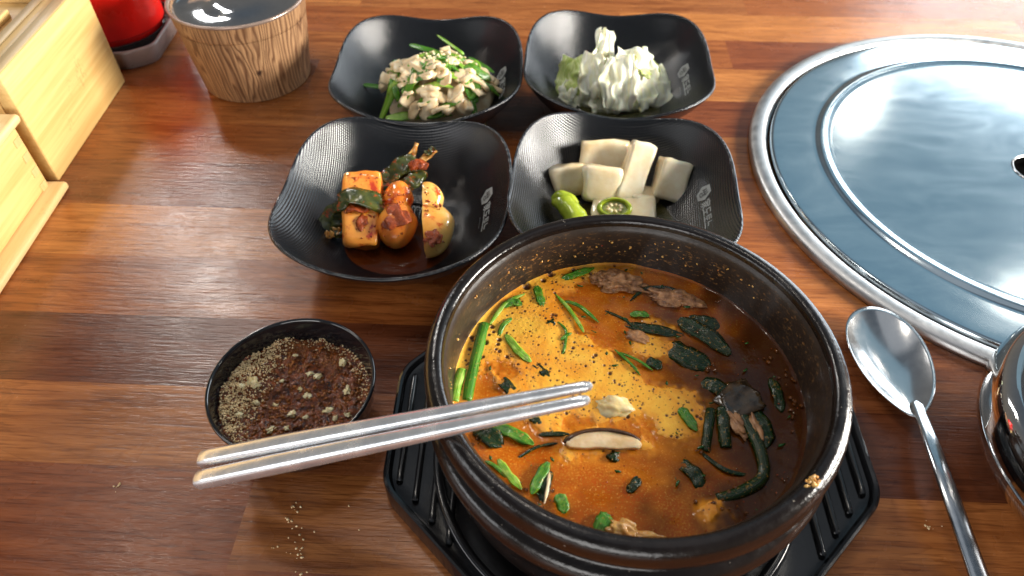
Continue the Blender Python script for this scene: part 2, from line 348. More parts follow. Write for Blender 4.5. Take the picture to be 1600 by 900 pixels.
M = dict(
    table=m_table(), bowl=m_bowl(), steel=m_steel(), stone=m_stone(), stone_in=m_stone_in(),
    stick=m_stick(),
    lid=m_lid(),
    mirror=m_steel('mirror_steel', (0.72, 0.71, 0.70), 0.05, (200, 200, 200), 0.03, 0.15),
    gloss=m_plain('black_gloss_plastic', (0.008, 0.008, 0.010), 0.10, spec=0.7, bump=0.03, bs=300),
    stand=m_plain('black_stand_plastic', (0.008, 0.008, 0.009), 0.16, spec=0.65, bump=0.06, bs=900),
    bamboo=m_bamboo(), bamboo_edge=m_bamboo('bamboo_edge', 1, ((0.36, 0.24, 0.11), (0.55, 0.40, 0.20))), endgrain=m_bamboo('bamboo_end', 2, ((0.52, 0.28, 0.10), (0.70, 0.43, 0.18))),
    bamboo_x=m_bamboo('bamboo_cross', 0, ((0.55, 0.32, 0.10), (0.74, 0.50, 0.21))),
    cup=m_cupwood(), red=m_plain('red_plastic', (0.75, 0.012, 0.008), 0.28, var=0.08, sss=0.1, ssss=0.01),
    tray=m_plain('taupe_plastic', (0.24, 0.19, 0.18), 0.3), rimring=m_plain('cup_rim', (0.30, 0.22, 0.18), 0.25, metal=0.4),
    print_=m_plain('grey_print', (0.30, 0.31, 0.30), 0.5), printdark=m_plain('dark_print', (0.05, 0.05, 0.05), 0.5),
    black=m_plain('black_inside', (0.003, 0.003, 0.003), 1.0, spec=0.0),
    green=m_veg('scallion_green', (0.03, 0.14, 0.008), (0.10, 0.32, 0.015), 0.25, 0.15, (20, 20, 3)),
    green_d=m_veg('scallion_dark', (0.006, 0.045, 0.006), (0.02, 0.12, 0.012), 0.22, 0.1),
    green_l=m_veg('scallion_pale', (0.14, 0.36, 0.02), (0.38, 0.58, 0.10), 0.25, 0.25),
    white_veg=m_veg('pale_mushroom', (0.74, 0.50, 0.25), (0.94, 0.80, 0.55), 0.28, 0.12),
    sesame=m_veg('sesame', (0.85, 0.66, 0.34), (0.95, 0.86, 0.58), 0.4, 0.2),
    carrot=m_veg('carrot', (0.75, 0.20, 0.02), (0.85, 0.33, 0.05), 0.3, 0.2),
    cabbage=m_veg('cabbage', (0.80, 0.80, 0.62), (0.93, 0.92, 0.84), 0.25, 0.12, scale=60, spot=((0.74, 0.74, 0.22), 30, 0.54)),
    cabbage_g=m_veg('cabbage_green', (0.40, 0.52, 0.08), (0.72, 0.76, 0.34), 0.25, 0.1),
    radish=m_veg('pickled_radish', (0.80, 0.60, 0.32), (0.96, 0.87, 0.66), 0.16, 0.25, scale=60, coat=0.4),
    pepper=m_veg('green_pepper', (0.22, 0.30, 0.01), (0.42, 0.50, 0.03), 0.15, 0.2, coat=0.5), pepper_in=m_veg('pepper_flesh', (0.55, 0.60, 0.18), (0.75, 0.76, 0.40), 0.3, 0.4),
    kimchi=m_veg('kimchi_radish', (0.80, 0.17, 0.012), (0.92, 0.40, 0.06), 0.14, 0.3, scale=55, spot=((0.48, 0.035, 0.004), 95, 0.53), coat=0.6),
    kimchi_p=m_veg('kimchi_radish_pale', (0.88, 0.36, 0.05), (0.95, 0.62, 0.18), 0.14, 0.35, scale=50, spot=((0.62, 0.07, 0.006), 90, 0.54), coat=0.6),
    kleaf=m_veg('kimchi_leaf', (0.02, 0.035, 0.006), (0.09, 0.09, 0.015), 0.15, 0.1, scale=260, spot=((0.40, 0.05, 0.005), 220, 0.56), coat=0.6),
    kstem=m_veg('kimchi_stem', (0.55, 0.22, 0.04), (0.72, 0.42, 0.12), 0.2, 0.3, spot=((0.38, 0.03, 0.004), 160, 0.58), coat=0.4),
    chili=m_veg('chili_paste', (0.16, 0.018, 0.002), (0.42, 0.075, 0.008), 0.2, 0.1, scale=500, bump=0.8),
    meat=m_veg('boiled_beef', (0.14, 0.05, 0.018), (0.55, 0.27, 0.11), 0.36, 0.2, (1.5, 1, 1), 0.7, 260),
    meat_d=m_veg('dark_mushroom', (0.015, 0.010, 0.006), (0.09, 0.05, 0.02), 0.2, 0.1, scale=200, coat=0.4),
    shiitake=m_veg('shiitake_flesh', (0.72, 0.48, 0.24), (0.88, 0.70, 0.45), 0.25, 0.4), shiitake_skin=m_veg('shiitake_skin', (0.03, 0.012, 0.007), (0.10, 0.045, 0.02), 0.25, 0.1),
    egg=m_veg('egg_curd', (0.85, 0.60, 0.22), (0.92, 0.80, 0.50), 0.3, 0.4),
    perilla=m_veg('ground_perilla', (0.66, 0.42, 0.18), (1.0, 0.84, 0.54), 0.7, 0.0, scale=700, spec=0.2),
    grain=m_veg('brown_grain', (0.07, 0.020, 0.003), (0.40, 0.13, 0.02), 0.2, 0.1, scale=300),
    garlic=m_veg('minced_garlic', (0.72, 0.52, 0.22), (0.92, 0.80, 0.50), 0.25, 0.3, coat=0.3),
)

def m_leaf(name, c1, c2, c3, ct=0.2, oily=True):
    t = NT(name); at_ = t.node('ShaderNodeAttribute', attribute_name='strip'); mp = t.node('ShaderNodeMapping'); t.l.new(at_.outputs['Vector'], mp.inputs[0]); mp.inputs['Scale'].default_value = (3.2, 0.5, 1)
    n = t.noise(mp.outputs[0], 1.0, 4, 0.6); mp2 = t.node('ShaderNodeMapping'); t.l.new(at_.outputs['Vector'], mp2.inputs[0]); mp2.inputs['Scale'].default_value = (0.4, 1.2, 1)
    b = t.noise(mp2.outputs[0], 1.3, 3, 0.6)
    c = t.mix(t.ramp(n, [(0.35, 0.0), (0.65, 1.0)]), c1, c2); c = t.mix(t.ramp(b, [(0.45, 0.0), (0.72, 0.85)]), c, c3)
    sp = t.ramp(t.noise(t.coord('Object'), 900, 3, 0.7), [(0.60, 0.0), (0.68, 0.7)])
    if oily: c = t.mix(sp, c, (0.55, 0.25, 0.03))
    t.bs(col=c, rough=t.ramp(n, [(0.3, 0.12), (0.7, 0.35)]), sss=0.12, ssss=0.002, spec=0.4, coat=ct, coatr=0.08); t.bump(n, 0.5, 0.0004); return t.m
M['cabbage'] = m_leaf('cabbage_leaf', (0.76, 0.77, 0.54), (0.96, 0.95, 0.85), (0.90, 0.86, 0.46), 0.1, False)
M['cabbage_g'] = m_leaf('cabbage_leaf_green', (0.30, 0.44, 0.05), (0.66, 0.72, 0.26), (0.80, 0.82, 0.50), 0.1, False)
M['s_green'] = m_leaf('scallion_leaf', (0.020, 0.11, 0.004), (0.07, 0.25, 0.010), (0.16, 0.34, 0.03))
M['s_green_d'] = m_leaf('scallion_leaf_dark', (0.0015, 0.009, 0.001), (0.005, 0.034, 0.002), (0.018, 0.022, 0.003), 0.0)
M['s_green_l'] = m_leaf('scallion_leaf_pale', (0.10, 0.28, 0.010), (0.24, 0.46, 0.03), (0.45, 0.55, 0.12))

# ---------------------------------------------------------------- table: laminate planks
SL = -0.047
table = thing('table', 'brown laminate table made of dark and light wood planks', 'table', (0, 0, 0)); tag(table, kind='structure')
obj('table_core', box(0.15, 0.42, -0.017, 1.9, 1.5, 0.028, 0.002), M['table'], table, smooth=False).color = (0.10, 0.035, 0.015, 1)
LO, MO, RB, DB, OS, BR = (0.50, 0.190, 0.048), (0.36, 0.114, 0.028), (0.27, 0.074, 0.021), (0.15, 0.045, 0.017), (0.40, 0.142, 0.038), (0.25, 0.080, 0.025)
fixed = {1: [(-0.9, LO), (-0.06, RB), (0.12, MO)], 0: [(-0.9, MO), (-0.02, BR), (0.13, OS)], -1: [(-0.9, DB), (0.05, MO), (0.165, BR)], -2: [(-0.9, OS), (-0.10, BR), (0.02, DB)],
         -3: [(-0.9, RB), (-0.115, OS), (0.10, OS)], -4: [(-0.9, RB), (-0.02, MO)], 2: [(-0.9, BR), (-0.03, MO), (0.14, MO)], 3: [(-0.9, MO), (0.02, RB), (0.14, OS)], 4: [(-0.9, OS), (-0.04, DB), (0.10, RB)],
         5: [(-0.9, BR), (-0.15, MO), (0.12, LO)], 6: [(-0.9, OS), (-0.08, MO), (0.17, RB)], 7: [(-0.9, MO), (-0.02, OS), (0.09, LO)], 8: [(-0.9, LO), (-0.13, OS), (0.2, MO)]}
pal = [LO, MO, RB, BR, OS, MO]
PW = 0.044
for n in range(-11, 22):
    segs = fixed.get(n)
    if not segs:
        segs = []; x = -0.9
        while x < 1.1: segs.append((x, random.choice(pal))); x += random.uniform(0.22, 0.42)
    segs = [s for s in segs] 
    x_last = segs[-1][0]+random.uniform(0.28, 0.38)
    while x_last < 1.1: segs.append((x_last, random.choice(pal))); x_last += random.uniform(0.25, 0.4)
    for i, (x0, col) in enumerate(segs):
        x1 = segs[i+1][0] if i+1 < len(segs) else 1.1
        x0 = max(x0, -0.9)
        if x1 <= x0: continue
        L = (x1-x0)*math.sqrt(1+SL*SL)+0.00001; cx = (x0+x1)/2; cyc = 0.257+PW*(n+0.5)+SL*(cx+0.275)
        o = obj('plank', box(0, 0, -0.0015, L, PW-0.00001, 0.003, 0), M['table'], table, (cx, cyc, 0), (0, 0, math.atan(SL)), smooth=False)
        k = random.uniform(0.92, 1.08); o.color = (col[0]*k, col[1]*k, col[2]*k, 1)

# ---------------------------------------------------------------- steel grill cover set in the table
g = thing('grill_cover', 'large round steel grill cover with a small centre hole set in the table', 'grill cover', (0.333, 0.368, 0))
prof = smooth_prof([(0.1775, 0.0003), (0.1780, 0.0025), (0.1765, 0.0050), (0.1730, 0.0062), (0.1688, 0.0058), (0.1668, 0.0036)], 6)
clean(obj('rim', lathe(prof, 200), m_steel('rim_steel', (0.66, 0.66, 0.66), 0.40, (80, 80, 80), 0.1, 0.15), g))
prof = smooth_prof([(0.1664, 0.0012), (0.1656, 0.0016), (0.1644, 0.0050), (0.1620, 0.0062), (0.1480, 0.0067), (0.1370, 0.0069)], 5)+smooth_prof([(0.1350, 0.0072), (0.1330, 0.0082), (0.1308, 0.0083), (0.1290, 0.0077), (0.1270, 0.00735), (0.1250, 0.00727), (0.1230, 0.00726), (0.10, 0.00724), (0.05, 0.0072), (0.0150, 0.0072)], 6)
clean(obj('cover_plate', lathe(prof, 200), M['lid'], g), 60)
hx, hy = -0.0105, -0.0045
prof = smooth_prof([(0.0160, 0.0068), (0.0156, 0.0074), (0.0149, 0.0075), (0.0144, 0.0070)], 4)
clean(obj('hole_collar', lathe(prof, 64), M['mirror'], g, (0, 0, 0.0003)), 60)
obj('hole_bottom', lathe([(0.0145, 0.0073), (0.0140, 0.0060), (0.0138, 0.0012), (0, 0.0010)], 48), M['black'], g)

# ---------------------------------------------------------------- square bowls
def squircle(a, n=3.0):
    c, s = abs(math.cos(a)), abs(math.sin(a)); return 1.0/((c**n+s**n)**(1/n))
BA = 0.0620; BY = 0.0653/0.0620
def bowl_r(th, rho): # plan radius for a profile parameter rho (0..1)
    sq = squircle(th); k = min(1, max(0, (rho-0.35)/0.5)); return BA*rho*((1-k)*1.0+k*sq)
def rim_h(th): 
    c = (1-math.cos(4*th))*0.5; return 0.0341+0.0069*c
def bowl_z(th, rho):
    if rho < 0.47: return 0.0035
    t = (rho-0.47)/0.53; return 0.0035+(rim_h(th)-0.0035)*(0.18*t+0.82*t**1.75 if t < 1 else 1)
def bowl_pt(th, rho, off=0.0):
    def P(th, rho): r = bowl_r(th, rho); return Vector((r*math.cos(th), r*math.sin(th)*BY, bowl_z(th, rho)))
    p = P(th, rho)
    if off:
        du = P(th+0.01, rho)-P(th-0.01, rho); dv = P(th, rho+0.005)-P(th, rho-0.005); nn = du.cross(dv).normalized()
        if nn.z < 0: nn = -nn
        p += nn*off
    return p
def make_bowl_mesh():
    SEG = 144; v, f = [], []; rings = []
    rhos = [0.02+0.45*i/6 for i in range(7)]+[0.47+0.53*(i+1)/20 for i in range(20)]
    for rho in rhos: rings.append([bowl_pt(2*PI*k/SEG, rho) for k in range(SEG)])
    # rolled rim and outside
    def ring(dr, dz):
        out = []
        for k in range(SEG):
            th = 2*PI*k/SEG; r = bowl_r(th, 1.0)+dr; out.append(Vector((r*math.cos(th), r*math.sin(th)*BY, rim_h(th)+dz)))
        return out
    for dr, dz in ((0.0004, 0.0004), (0.0012, 0.0005), (0.0018, 0.0001), (0.0019, -0.0008), (0.0014, -0.0018)): rings.append(ring(dr, dz))
    for rho in (0.97, 0.9, 0.8, 0.7, 0.6, 0.52):
        rr = []
        for k in range(SEG):
            th = 2*PI*k/SEG; p = bowl_pt(th, rho); d = Vector((math.cos(th), math.sin(th), 0)); rr.append(p+d*0.0016+Vector((0, 0, -0.0016)))
        rings.append(rr)
    for s, z in ((0.52, 0.0003), (0.48, 0.0), (0.44, 0.0012), (0.02, 0.0012)):
        rings.append([Vector((BA*s*math.cos(2*PI*k/SEG), BA*BY*s*math.sin(2*PI*k/SEG), z)) for k in range(SEG)])
    for r in rings: v += r
    for i in range(len(rings)-1):
        for k in range(SEG): k2 = (k+1) % SEG; f.append((i*SEG+k, i*SEG+k2, (i+1)*SEG+k2, (i+1)*SEG+k))
    f.append(tuple(reversed(range(SEG)))); L = (len(rings)-1)*SEG; f.append(tuple(L+k for k in range(SEG)))
    m = bpy.data.meshes.new('bowl_shell'); m.from_pydata(v, [], f); m.materials.append(M['bowl'])
    bm = bmesh.new(); bm.from_mesh(m); bmesh.ops.recalc_face_normals(bm, faces=bm.faces); bm.to_mesh(m); bm.free(); return m
bowl_me = make_bowl_mesh()
def foot_ring_me():
    return lathe(smooth_prof([(0.0275, 0.0034), (0.0268, 0.0044), (0.0258, 0.0044), (0.0250, 0.0034)], 3), 96)
# dimple grid on the bowl floor
def dimple_me():
    v, f = [], []; s = 0.0017; q = 0.00062
    for i in range(-14, 15):
        for j in range(-14, 15):
            x, y = i*s, j*s
            if x*x+y*y > 0.0236**2: continue
            b = len(v); z = 0.0034
            v += [(x-q, y-q, z), (x+q, y-q, z), (x+q, y+q, z), (x-q, y+q, z), (x, y, z+0.0010)]
            f += [(b, b+1, b+4), (b+1, b+2, b+4), (b+2, b+3, b+4), (b+3, b, b+4)]
    m = bpy.data.meshes.new('dimple_grid'); m.from_pydata(v, [], f); m.materials.append(M['gloss']); return m
fr_me = foot_ring_me(); fr_me.materials.append(M['gloss']); dm_me = dimple_me()
def wrap(x, y, off=0.00015, th0=0.34, rho0=0.80):
    "flat print coordinates (metres: x along the wall, y towards the rim) laid on the bowl's right wall"
    rho = rho0+y/0.085; r = bowl_r(th0, rho0)*1.03
    return bowl_pt(th0-x/r/1.02, min(0.985, rho), off)
def text_me(txt, size, x0, y0, mat, gap=1.0):
    cu = bpy.data.curves.new('txt', 'FONT'); cu.body = txt; cu.size = size; cu.resolution_u = 2; cu.space_character = gap; cu.offset = size*0.018
    o = bpy.data.objects.new('txt', cu); C.objects.link(o); bpy.context.view_layer.update()
    me = bpy.data.meshes.new_from_object(o.evaluated_get(bpy.context.evaluated_depsgraph_get())); bpy.data.objects.remove(o)
    for v in me.vertices: v.co = wrap(v.co.x+x0, v.co.y+y0)
    me.materials.clear(); me.materials.append(mat); return me
def hexa_me(cx, cy, r, off, n=6, rot=0.0):
    pts = [(cx+r*math.cos(2*PI*k/n+rot), cy+r*math.sin(2*PI*k/n+rot)) for k in range(n)]
    v = [wrap(cx, cy, off)]; 
    per = []
    for i in range(n):
        a, b = pts[i], pts[(i+1) % n]
        for t in range(5): per.append((a[0]+(b[0]-a[0])*t/5, a[1]+(b[1]-a[1])*t/5))
    rings = [[(cx+(x-cx)*k/4, cy+(y-cy)*k/4) for x, y in per] for k in range(1, 5)]
    for r_ in rings: v += [wrap(x, y, off) for x, y in r_]
    m = len(per); f = [(0, 1+k, 1+(k+1) % m) for k in range(m)]
    for j in range(3):
        for k in range(m): f.append((1+j*m+k, 1+(j+1)*m+k, 1+(j+1)*m+(k+1) % m, 1+j*m+(k+1) % m))
    me = bpy.data.meshes.new('hexagon'); me.from_pydata(v, [], f); me.materials.append(M['print_']); return me
hex_me = hexa_me(0, 0, 0.0048, 0.00016)
emb = text_me('쌍', 0.0056, -0.0027, -0.0021, M['printdark'])
for v in emb.vertices: v.co.z += 0.00012; v.co.x -= 0.00010
txt_me = text_me('家도토느', 0.0062, 0.0056, -0.0022, M['print_'])
sub_me = text_me('· · · · · ·', 0.0034, 0.013, -0.0062, M['print_'])
def make_bowl(loc, rz, label):
    b = thing('square_bowl', label, 'bowl', loc, rz, 'black square side dish bowls')
    obj('shell', bowl_me, None, b); obj('floor_ring', fr_me, None, b); tag(obj('floor_dimples', dm_me, None, b, smooth=False), kind='stuff')
    e = obj('emblem', hex_me, None, b, smooth=False); obj('emblem_mark', emb, None, e, smooth=False)
    obj('lettering', txt_me, None, b, smooth=False); tag(obj('small_lettering', sub_me, None, b, smooth=False), kind='stuff')
    return b
B3 = Vector((-0.0644, 0.3137, 0)); B1 = Vector((-0.0564, 0.4445, 0)); B2 = Vector((0.0720, 0.4507, 0)); B4 = Vector((0.0620, 0.3178, 0))
make_bowl(B3, R(-4.2), 'black square bowl holding orange radish kimchi'); make_bowl(B1, R(-1.4), 'black square bowl holding green scallion and mushroom salad')
make_bowl(B2, R(-4.0), 'black square bowl holding white pickled cabbage'); make_bowl(B4, R(-6.0), 'black square bowl holding pickled radish chunks, partly behind the stone pot')

# ---------------------------------------------------------------- bowl 1: scallion and mushroom salad
n1 = thing('mushroom_salad', 'heap of pale mushroom strips and green scallions sprinkled with sesame in the bowl', 'side dish', B1+Vector((0, 0, 0.0036)))
def heap(x, y, cx=0.006, cy=0.000, rx=0.046, ry=0.040, h=0.032):
    d = ((x-cx)/rx)**2+((y-cy)/ry)**2; return h*max(0.0, 1-d)**0.75
random.seed(11)
obj('salad_core', blob(0.02, 5, 0.2, 3, (1.7, 1.45, 1.1)), M['white_veg'], n1, (0.006, 0.000, 0.003))
def salad_piece(name, mats, wid, thick, lo, hi, lift=0.0):
    a = random.uniform(0, 2*PI); rr = random.random()**0.6; x = 0.006+0.037*rr*math.cos(a); y = 0.031*rr*math.sin(a); d = random.uniform(0, PI); L = random.uniform(lo, hi)
    pts = []
    for t in (-0.5, -0.17, 0.17, 0.5):
        px, py = x+L*t*math.cos(d)+random.uniform(-1, 1)*0.002, y+L*t*math.sin(d)+random.uniform(-1, 1)*0.002
        pts.append((px, py, heap(px, py)+lift+thick*0.6+random.uniform(0, 0.002)))
    obj(name, ribbon(pts, wid, thick, (random.uniform(-.4, .4), random.uniform(-.4, .4), 1), fold=random.uniform(-.2, .3), n=12, seed=random.random()*9, twist=random.uniform(-1, 1)), random.choice(mats), n1)
for i in range(46):
    a = random.uniform(0, 2*PI); rr = random.random()**0.55; x = 0.006+0.039*rr*math.cos(a); y = 0.033*rr*math.sin(a)
    obj('mushroom_strip', chunk(random.uniform(0.0022, 0.0042), random.uniform(0.0009, 0.0018), random.uniform(0.004, 0.0075), i, 0.12, 0.10, 4), M['white_veg'], n1, (x, y, heap(x, y)+0.0020+random.uniform(0, 0.0025)), (random.uniform(0.6, 2.3), random.uniform(-0.6, 0.6), random.uniform(0, 6.3)))
for i in range(34): salad_piece('mushroom_strip', [M['white_veg']], random.uniform(0.006, 0.0115), random.uniform(0.0016, 0.0036), 0.009, 0.017)
for i in range(60): salad_piece('scallion_strip', [M['s_green'], M['s_green'], M['s_green_l']], random.uniform(0.0036, 0.0075), 0.0010, 0.012, 0.026, 0.0022)
def fixed_strip(pxs, z, wid, mat, name='scallion_strip', base=B1, parent=n1, thick=0.001, fold=0.2, n=16):
    o0 = parent.location if parent else Vector((0, 0, 0))
    pts = [at(x, y, zz)-o0 for (x, y), zz in zip(pxs, z)]
    return obj(name, ribbon(pts, wid, thick, (0, -0.3, 1), fold=fold, n=n, taper=(0.3, 0.3), seed=len(pxs)), mat, parent)
fixed_strip([(567, 133), (590, 136), (615, 140)], [.016, .015, .014], 0.004, M['green'])
fixed_strip([(603, 185), (650, 181), (700, 176), (720, 172)], [.012, .013, .012, .011], 0.008, M['green_l'])
fixed_strip([(622, 168), (640, 150), (665, 123)], [.016, .020, .026], 0.005, M['green_l'])
fixed_strip([(640, 70), (660, 76), (690, 84)], [.030, .031, .030], 0.0045, M['green'])
fixed_strip([(683, 55), (715, 78), (725, 85)], [.036, .036, .034], 0.0025, M['green_l'])
fixed_strip([(732, 90), (750, 100), (772, 114)], [.026, .026, .026], 0.0035, M['green'])
fixed_strip([(715, 113), (722, 128), (728, 143)], [.028, .026, .022], 0.004, M['green'])
fixed_strip([(614, 96), (640, 98), (662, 95)], [.026, .028, .030], 0.0045, M['green'])
fixed_strip([(715, 160), (745, 160), (757, 148)], [.013, .013, .014], 0.0045, M['green_d'])
fixed_strip([(736, 110), (739, 135), (741, 159)], [.026, .022, .014], 0.0045, M['white_veg'], 'mushroom_strip', thick=0.002)
fixed_strip([(600, 122), (612, 128), (622, 136)], [.016, .016, .015], 0.004, M['carrot'], 'carrot_strip', thick=0.002)
sme = bpy.data.meshes.new('sesame'); _b = blob(0.0009, 1, 0.15, 1, (1.5, 0.95, 0.7)); _b.to_mesh(sme); _b.free(); sme.materials.append(M['sesame'])
for i in range(60):
    x, y = random.gauss(0.007, 0.011), random.gauss(0.008, 0.011)
    obj('sesame_seed', sme, None, n1, (x, y, heap(x, y)+0.0042+random.uniform(0, 0.002)), (random.uniform(-1, 1), random.uniform(-1, 1), random.uniform(0, 6)))

# ---------------------------------------------------------------- bowl 2: pickled cabbage
n2 = thing('pickled_cabbage', 'pile of crumpled white and pale green pickled cabbage in the bowl', 'side dish', B2+Vector((0, 0, 0.0036)))
def crumple(w_, h_, seed, amp=0.004, curl=0.5, nx=34, ny=26, th=0.0014, ruff=0.0016):
    v, f, st_ = [], [], []
    for s in (1, -1):
        for j in range(ny):
            for i in range(nx):
                u, t = i/(nx-1)-0.5, j/(ny-1)
                ww = w_*(0.72+0.36*math.sin(PI*min(1, t*0.8+0.15))+0.10*nz(t*7, seed, 2))
                x = u*ww; y = (t-0.5)*h_; rib = 0.0016*math.exp(-(u*7)**2)*(1-t)
                z = curl*(4*u*u)*w_*0.35 + amp*nz(u*3.1, t*3.1, 0, 1, seed)*2 + ruff*nz(u*9, t*8, 1, 1, seed)*(0.3+abs(u)*1.5+t*0.5) - curl*h_*0.25*(t-0.4)**2*4
                x += 0.0030*nz(u*5, t*5, 3, 1, seed); y += 0.003*nz(u*5, t*5, 7, 1, seed)
                e = 1-max(abs(u)*2, abs(t-0.5)*2)**8
                z += 0.00030*math.sin(u*34+3*nz(u*2, t*2, seed))*(1-0.4*t); zc = z+s*(th*0.5*e+rib); v.append((x, y, zc)); st_.append((u*w_*900, t*1.5, seed))
    N = nx*ny
    for s in (0, 1):
        for j in range(ny-1):
            for i in range(nx-1):
                a = s*N+j*nx+i; q = (a, a+1, a+nx+1, a+nx); f.append(q if s == 0 else q[::-1])
    for j in range(ny-1):
        a, b = j*nx, (j+1)*nx; f.append((a, b, b+N, a+N)); a, b = j*nx+nx-1, (j+1)*nx+nx-1; f.append((b, a, a+N, b+N))
    for i in range(nx-1):
        f.append((i+1, i, i+N, i+1+N)); a = (ny-1)*nx+i; f.append((a, a+1, a+1+N, a+N))
    return v, f, st_
def leafy(px, py, z, w_, h_, rot, seed, mat=None, **kw):
    p = at(px, py, z)-n2.location; obj('cabbage_leaf', crumple(w_, h_, seed, **kw), mat or M['cabbage'], n2, p, tuple(R(a) for a in rot))
obj('cabbage_heart', blob(0.015, 9, 0.2, 3, (1.35, 0.95, 0.75), 1.6), M['cabbage'], n2, at(965, 132, 0.010)-n2.location)
CK = dict(curl=0.25, ruff=0.0007, amp=0.0020, th=0.0016)
leafy(941, 90, 0.030, 0.015, 0.038, (66, 12, 8), 1, **CK)
leafy(926, 118, 0.025, 0.018, 0.032, (58, -14, -16), 2, **CK)
leafy(992, 108, 0.026, 0.030, 0.030, (48, 8, 15), 3, **CK)
leafy(1017, 134, 0.016, 0.030, 0.030, (44, 18, 20), 5, **CK)
leafy(967, 128, 0.024, 0.024, 0.036, (52, -3, -5), 14, **CK)
leafy(898, 120, 0.018, 0.026, 0.030, (46, -18, -20), 8, M['cabbage_g'], **CK)
leafy(905, 146, 0.010, 0.026, 0.020, (42, -8, -10), 10, **CK)
leafy(948, 154, 0.012, 0.022, 0.022, (54, 0, -3), 11, **CK)
leafy(984, 154, 0.011, 0.024, 0.020, (48, 4, 8), 12, **CK)
leafy(1008, 104, 0.024, 0.024, 0.018, (30, 20, 50), 15, M['cabbage_g'], **CK)
leafy(888, 140, 0.010, 0.018, 0.018, (30, -20, -40), 16, **CK)

# ---------------------------------------------------------------- bowl 4: pickled radish and green pepper
def place(name, label, cat, px, py, z, me, mat, rot=(0, 0, 0), group=None):
    o = obj(name, me, mat, None, at(px, py, z), tuple(R(a) for a in rot)); return tag(o, label, cat, group)
GR = 'pickled radish chunks'
place('radish_chunk', 'broad pale radish slice at the back of the pickle pile', 'radish chunk', 944, 252, 0.018, chunk(0.0155, 0.0045, 0.0125, 1, 0.10, 0.10), M['radish'], (-38, 8, 6), GR)
place('radish_chunk', 'long tan radish chunk leaning in the middle of the pickles', 'radish chunk', 991, 270, 0.020, chunk(0.0075, 0.0048, 0.0185, 2, 0.10, 0.08), M['radish'], (-48, 22, -6), GR)
place('radish_chunk', 'squarish white radish chunk at the right end of the pickles', 'radish chunk', 1047, 282, 0.015, chunk(0.0095, 0.0065, 0.0125, 3, 0.10, 0.08), M['radish'], (-40, 18, -4), GR)
place('radish_chunk', 'small wedge of radish at the left end of the pickles', 'radish chunk', 889, 281, 0.013, chunk(0.0105, 0.006, 0.0095, 4, 0.35, 0.10, taper=-0.15), M['radish'], (-30, -5, 8), GR)
place('radish_chunk', 'pointed radish chunk standing before the broad slice', 'radish chunk', 939, 288, 0.016, chunk(0.0100, 0.0055, 0.0110, 5, 0.3, 0.10, taper=-0.25), M['radish'], (-35, 6, -4), GR)
place('radish_chunk', 'flat ribbed radish slice under the green pepper ring', 'radish chunk', 975, 328, 0.009, chunk(0.0185, 0.0100, 0.0032, 6, 0.10, 0.06), M['radish'], (8, -3, -6), GR)
place('radish_chunk', 'amber radish piece tucked low between two larger chunks', 'radish chunk', 1003, 308, 0.008, chunk(0.0100, 0.0060, 0.0050, 7, 0.4, 0.08), M['radish'], (0, 10, 20), GR)
p = thing('pepper_slice', 'green pepper slice with open seed hollow on the ribbed radish', 'pepper slice', at(960, 326, 0.0145)); p.rotation_euler = (R(28), R(-4), R(-8))
prof = smooth_prof([(0.0098, -0.003), (0.0104, 0.0), (0.0098, 0.0026), (0.0082, 0.0030), (0.0074, 0.0022), (0.0068, -0.001)], 4)
o = obj('skin', lathe(prof, 48), M['pepper'], p); o.scale = (1.0, 0.62, 1)
o = obj('flesh', lathe([(0.0071, 0.0002), (0.003, 0.0006), (0, 0.0004)], 32), M['pepper_in'], p); o.scale = (1.0, 0.62, 1)
for i in range(9):
    a = i*0.7; obj('seed', blob(0.0013, i, 0.3, 1, (1.2, 1, 0.6)), M['sesame'], p, (0.0042*math.cos(a), 0.0022*math.sin(a), 0.0012), (0.3, 0.2, a))
p = thing('pepper_piece', 'yellow green pepper end with folded skin at the bowl front left', 'pepper piece', at(885, 330, 0.012)); p.rotation_euler = (0, 0, R(-20))
obj('skin', tube([(-0.007, 0.006, 0.002), (-0.002, 0.003, 0.003), (0.004, -0.001, 0.001), (0.009, -0.005, -0.002)], 0.0072, 20, 24, 0.75, (0.75, 1.05)), M['pepper'], p)
obj('fold', tube([(-0.009, 0.005, 0.002), (-0.006, 0.006, 0.0058), (0.000, 0.007, 0.004), (0.003, 0.006, 0.001)], 0.0034, 16, 14, 0.8), M['pepper'], p)
obj('flesh', blob(0.0052, 3, 0.2, 2, (0.4, 1.0, 0.7)), M['pepper_in'], p, (0.0096, -0.0056, -0.0024), (0, 0, R(-30)))
def puddle(name, label, c, r, mat, seed, sc=(1, 1)):
    v = [(0, 0, 0.0004)]; n = 64
    for ring in (0.4, 0.75, 0.93, 1.0):
        for k in range(n):
            a = 2*PI*k/n; rr = r*ring*(1+0.10*nz(math.cos(a), math.sin(a), seed, 1.3)); v.append((rr*math.cos(a)*sc[0], rr*math.sin(a)*sc[1], 0.0004*(1-ring**6)))
    f = [(0, 1+k, 1+(k+1) % n) for k in range(n)]
    for j in range(3):
        for k in range(n): f.append((1+j*n+k, 1+(j+1)*n+k, 1+(j+1)*n+(k+1) % n, 1+j*n+(k+1) % n))
    return tag(obj(name, (v, f), mat, None, c), label, 'liquid')
def m_liquid(name, col, alpha=0.5):
    t = NT(name); t.bs(col=col, rough=0.04, spec=0.6, alpha=alpha); return t.m
puddle('pickle_brine', 'shallow clear yellowish brine around the pickled radish', B4+Vector((0.006, -0.004, 0.0048)), 0.036, m_liquid('brine', (0.10, 0.085, 0.02), 0.55), 3, (1.05, 0.92))
